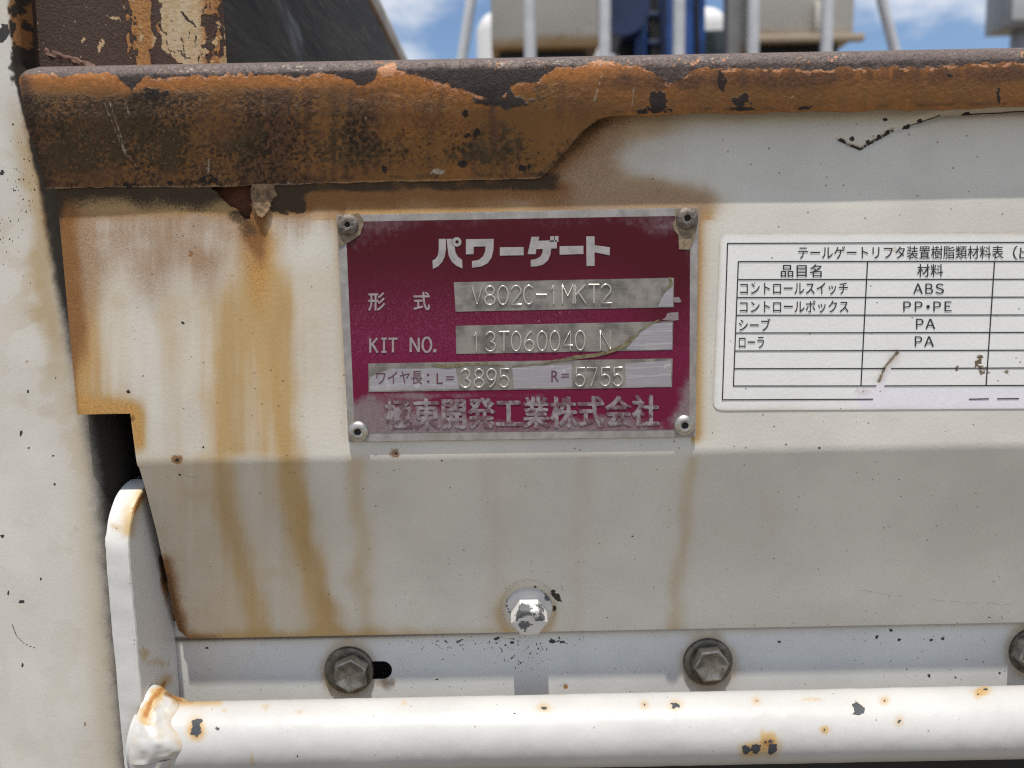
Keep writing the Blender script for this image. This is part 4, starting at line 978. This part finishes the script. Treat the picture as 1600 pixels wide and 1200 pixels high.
    heads = [z1([(928, 366), (984, 366), (984, 440), (976, 500), (956, 545), (925, 580), (882, 601), (878, 537), (905, 520), (922, 490), (928, 450)]),
             z1([(990, 366), (1034, 366), (1028, 392), (1036, 416), (1052, 428), (1058, 470), (1076, 505), (1110, 530), (1113, 597), (1065, 576), (1030, 545), (1006, 500), (997, 440)]),
             z1([(1140, 369), (1357, 366), (1355, 450), (1341, 510), (1311, 555), (1262, 582), (1188, 592), (1187, 540), (1240, 530), (1275, 502), (1291, 460), (1294, 425), (1200, 427), (1200, 485), (1140, 487)]),
             z1([(1405, 432), (1591, 430), (1591, 494), (1405, 497)]),
             z2([(152, 350), (212, 349), (207, 381), (350, 377), (350, 440), (306, 442), (300, 490), (280, 535), (242, 568), (196, 580), (147, 583), (146, 531), (190, 523), (221, 505), (238, 475), (241, 445), (190, 447), (185, 485), (122, 486), (137, 420)]),
             z2([(299, 346), (328, 345), (328, 388), (296, 389)]), z2([(334, 345), (363, 344), (363, 389), (334, 388)]),
             z2([(372, 424), (558, 420), (558, 484), (372, 490)]),
             z2([(580, 347), (645, 346), (645, 415), (765, 432), (763, 495), (645, 470), (645, 577), (582, 578)])]
    ms = [slab('h', q, PY - .0002, .0001) for q in heads]
    ra = [(500 + (1068 + 37 * math.cos(k * math.pi / 16)) / 5, 300 + (390 + 37 * math.sin(k * math.pi / 16)) / 5) for k in range(33)]
    ri = [(500 + (1071 + 13 * math.cos(k * math.pi / 16)) / 5, 300 + (390 + 13 * math.sin(k * math.pi / 16)) / 5) for k in range(33)]
    a = P(np.array([p[0] for p in ra]), np.array([p[1] for p in ra]), PY - .00024); b_ = P(np.array([p[0] for p in ri]), np.array([p[1] for p in ri]), PY - .00024)
    ms.append(mesh_py('ring', np.concatenate((a, b_)), [(k, k + 1, 33 + k + 1, 33 + k) for k in range(32)]))
    m_head = plain('dulled_silver_lettering', (.37, .345, .335), .5, .2, .16, 350, .1)
    link('heading_lettering', join_me('heading_lettering', ms), m_head, plate)
    m_lab = plain('grey_lettering', (.33, .27, .275), .5, .1, .2, 600, .1)
    def stroke_me(chars, xs_, yb, wd_, ht, hw=2.0):
        V_, F_ = [], []; n_ = 0; lay = 0
        for ch, cx in zip(chars, xs_):
            for st in FLAT[ch]:
                q = np.array([(cx + (u - .5) * wd_, yb - v_ * ht - .013 * (cx - 578)) for u, v_ in st]); d = np.gradient(q, axis=0); nn = np.stack((-d[:, 1], d[:, 0]), 1); nn /= np.linalg.norm(nn, axis=1)[:, None]
                a = q + nn * hw; b_ = q - nn * hw; lay = (lay + 1) % 4
                V_.append(np.concatenate((P(a[:, 0], a[:, 1], PY - .0002 - lay * .00002), P(b_[:, 0], b_[:, 1], PY - .0002 - lay * .00002)))); m = len(q)
                F_ += [(n_ + k, n_ + k + 1, n_ + m + k + 1, n_ + m + k) for k in range(m - 1)]; n_ += 2 * m
        return mesh_py('t', np.concatenate(V_), F_)
    el = [(.5 + .5 * math.cos(R(k * 12)), .5 + .5 * math.sin(R(k * 12))) for k in range(31)]
    FLAT = {'K': [[(.04, 0), (.04, 1)], [(.95, 1), (.04, .45)], [(.32, .6), (1, 0)]], 'I': [[(.1, .96), (.9, .96)], [(.5, 0), (.5, 1)], [(.1, .04), (.9, .04)]], 'T': [[(0, .95), (1, .95)], [(.5, 0), (.5, 1)]],
            'N': [[(.03, 0), (.03, 1)], [(.03, 1), (.97, 0)], [(.97, 0), (.97, 1)]], 'O': [el]}
    ms = [text_me('t', '形', bx(575, 457, 602, 486), PY - .0002, .018), text_me('t', '式', bx(646, 456, 672, 485), PY - .0002, .018),
          stroke_me('K', (584,), 551, 12, 22.5, 1.7), stroke_me('I', (600,), 551, 10, 22.5, 1.6), stroke_me('T', (614,), 551, 14, 22.5, 1.7), stroke_me('NO', (648, 667), 551, 13.5, 22.5, 1.7), slab('d', bx(677, 545.5, 682, 550.5), PY - .0002, 0)]
    link('field_names', join_me('field_names', ms), m_lab, plate)
    ms = [text_me('t', 'ワイヤ長', bx(588, 580.5, 660, 601), PY - .0003, .0), text_me('t', '：', bx(667, 584, 671, 598), PY - .0003, .01), text_me('t', 'L', bx(682, 583, 692, 600), PY - .0003), text_me('t', '=', bx(697, 588, 709, 594), PY - .0003)]
    link('wire_length_print', join_me('wire_length_print', ms), M_wine, plate)
    ms = [text_me('t', 'R', bx(861.5, 579, 873, 597), PY - .0003), text_me('t', '=', bx(877, 584, 889, 590), PY - .0003)]
    link('right_length_print', join_me('right_length_print', ms), M_wine, plate)
    s = N('worn_maker_lettering'); n = s.noise(420, 5, .7); n2 = s.noise(1400, 3, .6, (1, 1, .4))
    c = s.mix(s.ss(n, .3, .7), (.20, .150, .165), (.38, .34, .35)); c = s.mix(s.math('MULTIPLY', s.ss(n2, .55, .75), .5), c, (.50, .47, .47)); c = s.mix(s.math('MULTIPLY', s.ss(s.noise(260, 5, .7), .47, .55), .8), c, (.135, .055, .07)); s.put(c, s.b.inputs['Base Color'])
    s.b.inputs['Roughness'].default_value = .4; s.b.inputs['Metallic'].default_value = .3
    link('maker_lettering', join_me('maker_lettering', [text_me('t', '極東開発工業株式会社', [(602 + a, 623.5 + b_), (1029 + a, 617.5 + b_), (1029 + a, 666 + b_), (604 + a, 671 + b_)], PY - .00022 - k * .00002, .006) for k, (a, b_) in enumerate(((-1.4, -.6), (1.4, .6), (0, 1), (0, -.4)))]), s.m, plate)
    # punched characters: raised single-stroke figures
    def arc(cx, cy, rx, ry, a0, a1, n=14): return [(cx + rx * math.cos(R(a0 + (a1 - a0) * k / n)), cy + ry * math.sin(R(a0 + (a1 - a0) * k / n))) for k in range(n + 1)]
    G = {'V': [[(0, 1), (.5, 0), (1, 1)]], '8': [arc(.5, .76, .4, .24, 0, 360, 22), arc(.5, .26, .48, .26, 0, 360, 22)], '0': [arc(.5, .5, .48, .5, 0, 360, 28)],
         '2': [arc(.5, .72, .45, .28, 165, -25, 14) + [(0.02, 0), (1, 0)]], 'C': [arc(.52, .5, .48, .5, 45, 315, 24)], '-': [[(0, .5), (1, .5)]], '1': [[(.15, .78), (.5, 1), (.5, 0)]],
         'M': [[(0, 0), (0, 1), (.5, .4), (1, 1), (1, 0)]], 'K': [[(0, 1), (0, 0)], [(.95, 1), (0, .42)], [(.3, .6), (1, 0)]], 'T': [[(0, 1), (1, 1)], [(.5, 1), (.5, 0)]],
         '3': [arc(.45, .75, .43, .25, 160, -90, 16) + arc(.45, .25, .5, .25, 90, -160, 16)], '6': [arc(.5, .28, .46, .28, 0, 360, 22), arc(.86, .28, .82, .72, 180, 100, 10)], '4': [[(.75, 0), (.75, 1), (0, .26), (1, .26)]],
         'N': [[(0, 0), (0, 1), (1, 0), (1, 1)]], '9': [arc(.5, .70, .46, .30, 0, 360, 22), arc(.14, .70, .82, .70, 0, -80, 10)], '5': [[(.95, 1), (.15, 1), (.08, .55)] + arc(.46, .31, .48, .31, 130, -155, 18)], '7': [[(0, 1), (1, 1), (.4, 0)]], ' ': []}
    def punched(name, chars, slope, mat):
        cu = bpy.data.curves.new('c', 'CURVE'); cu.dimensions = '3D'; cu.bevel_depth = .0003; cu.bevel_resolution = 2; cu.use_fill_caps = True
        for ch, cx, yb, wd_, ht in chars:
            for st in G[ch]:
                sp = cu.splines.new('POLY'); sp.points.add(len(st) - 1)
                for k, (u, v_) in enumerate(st):
                    px_ = cx + (u - .5) * wd_ + v_ * ht * .0; py_ = yb - v_ * ht
                    q = P(px_, py_, PY - .00022); sp.points[k].co = (*q, 1)
        ob = bpy.data.objects.new('c', cu); C.objects.link(ob); bpy.context.view_layer.update()
        me = bpy.data.meshes.new_from_object(ob.evaluated_get(bpy.context.evaluated_depsgraph_get())); bpy.data.objects.remove(ob); bpy.data.curves.remove(cu)
        me.name = name; me.materials.clear(); me.shade_smooth(); link(name, me, mat, plate)
    s = N('punched_metal'); n = s.noise(500, 4); s.put(s.mix(n, (.50, .46, .42), (.72, .68, .62)), s.b.inputs['Base Color']); s.b.inputs['Metallic'].default_value = .7; s.b.inputs['Roughness'].default_value = .28; m_pun = s.m
    ln = list(zip('V802C-1MKT2', (745.5, 765.5, 786, 806.5, 826, 846, 865, 887, 907, 928, 947)))
    punched('punched_model_number', [(c_, cx, 476.5 - .015 * (cx - 745), 8 if c_ == '1' else 16.5, 29) for c_, cx in ln], 0, m_pun)
    ln = list(zip('13T060040N', (744, 767, 787.5, 806.5, 827, 847, 867, 887, 906.5, 946)))
    punched('punched_kit_number', [(c_, cx, 549 - .012 * (cx - 745), 8 if c_ == '1' else 15.5, 30) for c_, cx in ln], 0, m_pun)
    ln = list(zip('38955755', (728, 748.5, 768, 788, 906.5, 925, 946, 965.5)))
    for q in (ln[:4], ln[4:]): punched('punched_wire_length', [(c_, cx, 605.5 - .012 * (cx - 728), 15.5, 28.5) for c_, cx in q], 0, m_pun)
    # rivets
    rv_new = steel('rivet_aluminium', (.55, .53, .49), .38, .25); rv_old = plain('corroded_rivet', (.17, .145, .125), .6, .45, .5, 700, .8, .0005)
    for cx, cy, rad, mat, hole in ((543, 351, 17, rv_old, 4.2), (1074, 341, 17.5, rv_old, 5), (559, 675, 16.5, rv_new, 5.2), (1070, 665, 16.5, rv_new, 5.2)):
        c0 = P(cx, cy, PY - .0009); k = ((c0 - CAM) @ fw) / FPX; r_ = rad * k; h_ = hole * k
        sp = [(0, r_, -.0002), (0, r_, .0003), (0, r_ * .93, .0008), (0, r_ * .78, .0012), (0, r_ * .6, .00145), (0, h_ * 1.55, .0015), (0, h_ * 1.1, .0014), (0, h_, .0011), (0, h_ * .95, .0001)]
        o = link('rivet', rings('rivet', (c0[0], PY, c0[2]), (0, -1, 0), sp, cap=False), mat, plate)
        me = rings('rivet_hole', (c0[0], PY, c0[2]), (0, -1, 0), [(0, h_ * .94, .0003), (0, h_ * .9, .00035)])
        q = bpy.data.objects.new('rivet_hole', me); C.objects.link(q); me.materials.append(M_black); q.parent = o
build_plate()

# ================================================================== MATERIAL LABEL (sticker)
stk = thing('parts_label', 'white sticker printed with a black table of materials, right of the red plate', 'sticker', tuple(P(1400, 500, 0)))
def build_sticker():
    SY = -0.00022
    zq = lambda a, b_: (1100 + a / 3.2, 330 + b_ / 3.2)
    nu, nv = 300, 150
    U, V = np.meshgrid(np.linspace(0, 1, nu), np.linspace(0, 1, nv))
    q = [np.array(p, float) for p in ((1125.5, 365), (1950, 360), (1952, 636), (1113.5, 641.5))]
    px = (1 - V) * ((1 - U) * q[0][0] + U * q[1][0]) + V * ((1 - U) * q[3][0] + U * q[2][0]); py = (1 - V) * ((1 - U) * q[0][1] + U * q[1][1]) + V * ((1 - U) * q[3][1] + U * q[2][1])
    # rounded corners on the left
    rad = 15.0
    for top in (True, False):
        yb = py[0] if top else py[-1]
        d = np.clip(rad - np.abs(py - (py[0][None] if top else py[-1][None])), 0, rad)
        ins = rad - np.sqrt(np.maximum(0, rad * rad - d * d))
        px = px + ins * (1 - U) ** 6
    x, y = px, py; w = fbm(x, y, 40, 801, 4) - .5; w2 = fbm(x, y, 9, 805, 3) - .5
    dl = np.minimum(np.minimum(x - np.interp(y, (365, 641), (1125.5, 1113.5)), y - 364), 641 - y)
    tan = .55 * np.exp(-np.maximum(dl, 0) / 4) + .08 + .15 * w + .35 * spot(x, y, 1345, 613, 10, 6, 0, .5, 810) + .5 * g(polyline(x, y, [(1375, 592), (1398, 556)]), 8 + 10 * w2)
    dark = .75 * g(polyline(x, y, [(1373, 596), (1384, 572), (1402, 551)]), 3.5 + 4 * w2) + .8 * (spot(x, y, 1533, 568, 11, 12, 0, .6, 811) * (w2 > -.05)) + .7 * spot(x, y, 1494, 575, 4, 5, .5, .5, 812) * (w2 > -.1) + .7 * spot(x, y, 1573, 581, 5, 4, 0, .5, 813) * (w2 > -.1)
    chip = np.zeros(x.shape)
    for k, (cx, cy, r_) in enumerate(((1370, 473, 1.6), (1166, 608, 1.4), (1425, 497, 1.2), (1592, 483, 1.3), (1360, 447, 1), (1440, 401, 1.2), (1594, 566, 1.5))):
        chip = np.maximum(chip, spot(x, y, cx, cy, r_, r_, 0, .3, 820 + k, .3))
    tan = tan + .5 * spot(x, y, 1398, 391, 9, 4, 0, .5, 830) + .4 * spot(x, y, 1557, 495, 3, 2, 0, .4, 831)
    torn = band(y, 607 + 5 * w2, 640, 1.5) * ss(1335, 1345, x + 10 * w2) * (1 - .0 * x)
    torn = np.maximum(torn, 1 - ss(5, 8, polyline(x, y, [(1372, 606), (1396, 560)])))
    me = mesh_np('sticker_sheet', P(px, py, SY).reshape(-1, 3), grid_faces(nv, nu), dict(tan=tan, dark=dark, chip=chip, torn=torn))
    m = layered('off_white_vinyl', (.83, .825, .80), [('torn', (.80, .775, .83), .3, 150, .05, .4), ('tan', (.50, .43, .32), .5, 400, .35, .5), ('dark', (.15, .11, .065), .25, 900, .7, .8), ('chip', (.06, .05, .04), .2, 900, .2, .7)], rough=.4, speck=.006, bump=.2, var=.03)
    link('sticker_sheet', me, m, stk)
    LY = SY - .00012
    def line(a, b_, wd_=.9):
        a = np.array(a, float); b_ = np.array(b_, float); d = (b_ - a) / np.linalg.norm(b_ - a); n = np.array((-d[1], d[0])) * wd_
        k = 6; pts = np.concatenate(([a + (b_ - a) * t + n for t in np.linspace(0, 1, k)], [a + (b_ - a) * t - n for t in np.linspace(0, 1, k)]))
        return P(pts[:, 0], pts[:, 1], LY), [(i, i + 1, k + i + 1, k + i) for i in range(k - 1)]
    V_, F_ = [], []; cnt = 0
    hs = ((252, 252), (342, 341), (432, 430), (520, 520), (609, 606), (699, 694), (787.5, 782), (874, 870))
    segs = [(zq(118, 161), zq(2600, 152)), (zq(92, 943), zq(845, 940)), (zq(1325, 940), zq(1425, 938)), (zq(1466, 938), zq(1575, 937)), (zq(1660, 937), zq(2600, 934))]
    hz = []
    for k, (a, b_) in enumerate(hs):
        xl = 172 - 25 * k / 7
        if k == 7: hz += [(zq(xl, a), zq(862, a - .5)), (zq(902, a - .5), zq(2500, b_ - 2))]
        elif k == 6: hz += [(zq(xl, a), zq(905, a - 1)), (zq(935, a - 1), zq(2500, b_ - 2))]
        else: hz.append((zq(xl, a), zq(2500, b_ - 2)))
    vt = [(zq(118, 158), zq(92, 946)), (zq(172, 250), zq(147, 876)), (zq(818, 250), zq(785, 872)), (zq(1453, 250), zq(1411, 870))]
    for grp, dy in ((segs + hz, 0.0), (vt, -.00004)):
        for a, b_ in grp:
            v, f = line(a, b_); v = v + np.array((0, dy, 0)); V_.append(v); F_ += [tuple(i + cnt for i in q_) for q_ in f]; cnt += len(v)
    link('table_rules', mesh_py('table_rules', np.concatenate(V_), F_), M_ink, stk)
    T = [('テールゲートリフタ装置樹脂類材料表', 1247, 384.5, 1568, 405, .004), ('（', 1583, 384, 1590, 406, 0), ('出', 1593, 385, 1612, 405, .004), ('品目名', 1220, 413, 1284, 433, .006), ('材料', 1433, 412.5, 1474, 432.5, .006), ('コントロールスイッチ', 1156.5, 441.5, 1325, 460.5, .005),
         ('Ａ', 1427, 443, 1442, 459, .004), ('Ｂ', 1446, 443, 1458, 459, .004), ('Ｓ', 1461.5, 443, 1475, 459, .004), ('コントロールボックス', 1156, 469.5, 1326, 489, .005), ('Ｐ', 1411.5, 471, 1423.5, 486.5, .004), ('Ｐ', 1429.5, 471, 1441.5, 486.5, .004), ('・', 1447.5, 476.5, 1453, 482, .02), ('Ｐ', 1458.5, 471, 1470.5, 486.5, .004), ('Ｅ', 1476, 471, 1487, 486.5, .004), ('シーブ', 1154.5, 497.5, 1204, 517, .005), ('Ｐ', 1431.5, 498, 1443, 514, .004), ('Ａ', 1446, 498, 1461.5, 514, .004),
         ('ローラ', 1154.5, 526.5, 1194, 544, .005), ('Ｐ', 1429.5, 525.5, 1441, 541.5, .004), ('Ａ', 1444, 525.5, 1459.5, 541.5, .004)]
    ms = []
    for body, x0, y0, x1, y1, bo in T: ms.append(text_me('t', body, [(x0, y0), (x1, y0 - .002 * (x1 - x0)), (x1, y1 - .002 * (x1 - x0)), (x0, y1)], LY - .00004, bo))
    link('table_print', join_me('table_print', ms), M_ink, stk)
build_sticker()

# ================================================================== BACKGROUND
def bgx(px, py, Y): return P(px, py, Y)
def background():
    m_gal = plain('grey_white_pipe', (.52, .53, .54), .45, .1, .12, 20)
    YG = 3.1
    gf = thing('guard_frame', 'white pipe guard frame of upright bars with splayed outer legs, on the truck bed', 'guard frame', (P(1060, 100, YG)[0], YG, .062))
    zt_ = P(1060, -260, YG)[2]
    for px in (828, 945, 1061, 1177, 1292):
        p = P(px, 45, YG); link('upright_bar', tube_me('upright_bar', (p[0], YG, .062), (p[0], YG, zt_), .024, 20), m_gal, gf)
    for a, b_ in (((736, 0), (722, 92)), ((1378, 0), (1397, 75))):
        p, q = P(*a, YG), P(*b_, YG); d = (p - q) / (p[2] - q[2]); lo = q + d * (.062 - q[2]); hi = q + d * (zt_ - q[2])
        link('splayed_leg', tube_me('splayed_leg', lo, hi, .021, 20), m_gal, gf)
    link('top_bar', tube_me('top_bar', P(660, -260, YG), P(1450, -260, YG), .024, 20), m_gal, gf)
    # two white steel boxes behind the guard
    def steel_box(label, x0, x1, yb, Y, flange, rusty):
        s = N('cream_box_paint'); n = s.noise(7, 6, .65); n2 = s.noise(2.2, 4); sep = s.n('ShaderNodeSeparateXYZ'); s.l(s.co, sep.inputs[0])
        zb_ = P(x0, yb, Y)[2]
        h = s.math('SUBTRACT', sep.outputs[2], zb_)
        r_ = s.math('ADD', s.ss(h, 0, .11, 1, 0), s.math('MULTIPLY', s.math('SUBTRACT', n, .5), 1.2))
        c = s.mix(s.ss(n2, .35, .7), (.50, .48, .43), (.40, .385, .34)); c = s.mix(s.math('MULTIPLY', s.ss(r_, .35, 1.0), rusty), c, (.32, .20, .085)); c = s.mix(s.math('MULTIPLY', s.ss(n, .6, .75), .35), c, (.28, .23, .16))
        s.put(c, s.b.inputs['Base Color']); s.b.inputs['Roughness'].default_value = .6
        a, b_ = P(x0, yb, Y), P(x1, yb, Y)
        t = thing('steel_box', label, 'steel box', ((a[0] + b_[0]) / 2, Y + .25, .062))
        bd = link('box_shell', bevel_box('box_shell', a[0], b_[0], Y, Y + .5, zb_, zb_ + 1.1, .012), s.m, t)
        link('skid', bevel_box('skid', a[0] + .03, b_[0] - .05, Y + .04, Y + .48, .062, zb_ - .001, .01), M_black, t)
        if flange:
            f_ = bevel_box('bottom_flange', a[0] - .01, b_[0] + .035, Y - .035, Y - .002, zb_ - .01, zb_ + .022, .004); link('bottom_flange', f_, s.m, t)
            # upright rib on the flange
            r0_ = P(x0 + 88, yb, Y)[0]; link('rib', bevel_box('rib', r0_, r0_ + .03, Y - .03, Y - .003, zb_ + .0225, zb_ + .16, .003), s.m, t)
        return t
    steel_box('cream steel box with a rust-stained lower edge, left of the blue crane post', 768, 936, 77, 3.45, False, 1.0)
    steel_box('cream steel box with a projecting bottom flange, right of the grey post', 1181, 1334, 66, 3.45, True, .6)
    # blue crane post
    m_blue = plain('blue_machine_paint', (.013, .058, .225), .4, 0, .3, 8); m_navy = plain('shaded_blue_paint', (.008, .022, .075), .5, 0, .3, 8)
    YC = 3.9
    ct = thing('crane_post', 'deep blue crane post with hydraulic cylinder between the two cream boxes', 'crane', (P(1040, 60, YC)[0], YC + .2, -.93))
    def bb(name, x0, x1, y0, y1, Y, dep, m, par=ct, r=.01):
        a = P(x0, y0, Y); b_ = P(x1, y1, Y); return link(name, bevel_box(name, a[0], b_[0], Y, Y + dep, b_[2], a[2], r, 3), m, par)
    bb('mast', 1019, 1086, -200, 1400, YC, .35, m_blue)
    bb('side_plate', 990, 1012, -200, 100, YC - .05, .3, m_blue)
    a = P(1003, -60, YC - .1); b_ = P(1003, 120, YC - .1); 
    c_ = P(976, 22, YC - .12); link('winch_drum', tube_me('winch_drum', (c_[0] - .02, YC - .22, c_[2]), (c_[0] - .02, YC + .1, c_[2]), .125, 32), m_navy, ct)
    a = P(1086, 30, YC); b_ = P(1089, 62, YC); link('hose', tube_me('hose', (a[0], YC - .02, a[2] + .1), (b_[0], YC - .02, b_[2] - .1), .012, 12), M_black, ct)
    bb('lower_valve_block', 972, 1015, 52, 110, YC - .02, .2, M_black)
    for hx, rr_, m_ in ((1016, .016, M_black), (1024, .012, M_black), (968, .014, M_black)):
        a = P(hx, -60, YC - .06); b_ = P(hx + 6, 120, YC - .06); link('hose', tube_me('hose', a, b_, rr_, 12), m_, ct)
    bb('pipe_clamp', 1012, 1030, 18, 26, YC - .08, .07, m_navy, r=.004); bb('pipe_clamp', 1013, 1031, 62, 70, YC - .08, .07, m_navy, r=.004)
    bb('cylinder_rod', 1034, 1042, -120, 140, YC - .03, .04, m_navy, r=.008)
    # cab of the truck
    m_cab = plain('white_cab_paint', (.74, .74, .73), .3, 0, .04, 3); YK = 4.6
    cab = thing('truck_cab', 'white truck cab with a dark rear window behind the blue crane post', 'truck cab', (P(945, 60, YK)[0], YK + .8, -.93))
    a = P(742, 6, YK); b_ = P(1147, 6, YK)
    link('cab_shell', bevel_box('cab_shell', a[0], b_[0], YK, YK + 1.6, -.55, P(945, 4, YK)[2], .13, 5), m_cab, cab)
    s = N('dark_glass'); s.b.inputs['Base Color'].default_value = (.02, .03, .032, 1); s.b.inputs['Roughness'].default_value = .08
    w0, w1 = P(960, 44, YK), P(1136, 47, YK); link('rear_window', bevel_box('rear_window', w0[0], w1[0], YK - .012, YK + .02, P(1000, 150, YK)[2], w1[2], .05, 4) if False else bevel_box('rear_window', w0[0], w1[0], YK - .03, YK + .03, P(1000, 150, YK)[2], w1[2], .025, 3), s.m, cab)
    for sx in (a[0] + .25, b_[0] - .25):
        link('wheel', tube_me('wheel', (sx - .1, YK + .7, -.58), (sx + .1, YK + .7, -.58), .35, 32), M_black, cab)
    # grey stay beside the right-hand box
    p = P(1153, 40, 3.7); st = bevel_box('grey_stay', p[0] - .047, p[0] + .047, 3.7, 3.8, -.93, P(1153, -250, 3.7)[2], .006)
    tag(link('grey_stay', st, plain('mid_grey_paint', (.16, .16, .165), .5, 0, .15, 10)), 'dark grey upright stay between the blue crane post and the flanged box', 'upright')
    # lit-face cabinet high at the right
    YX = 5.2
    bxk = thing('wall_cabinet', 'grey cabinet with a pale front on a thin mast, high at the right edge', 'cabinet', (P(1650, 70, YX)[0], YX + .3, -.93))
    a = P(1576, 44, YX); x1 = P(1760, 44, YX)[0]; zt2 = P(1650, -120, YX)[2]
    a2 = P(1541, 50, YX + .0)
    m_fr = plain('grey_cabinet_frame', (.22, .225, .24), .4, .2, .1, 10)
    link('cabinet_case', bevel_box('cabinet_case', P(1572, 50, YX)[0], x1, YX, YX + .25, P(1576, 40, YX)[2], zt2, .006), m_fr, bxk)
    link('front_panel', bevel_box('front_panel', P(1578, 40, YX)[0], x1 - .05, YX - .02, YX - .001, P(1576, 33, YX)[2], zt2 - .05, .008), plain('pale_panel', (.55, .57, .57), .5, 0, .05, 5), bxk)
    link('mast_pole', tube_me('mast_pole', (P(1612, 80, YX)[0], YX + .15, -.93), (P(1612, 80, YX)[0], YX + .15, P(1576, 40, YX)[2] - .001), .05, 16), m_fr, bxk)
background()
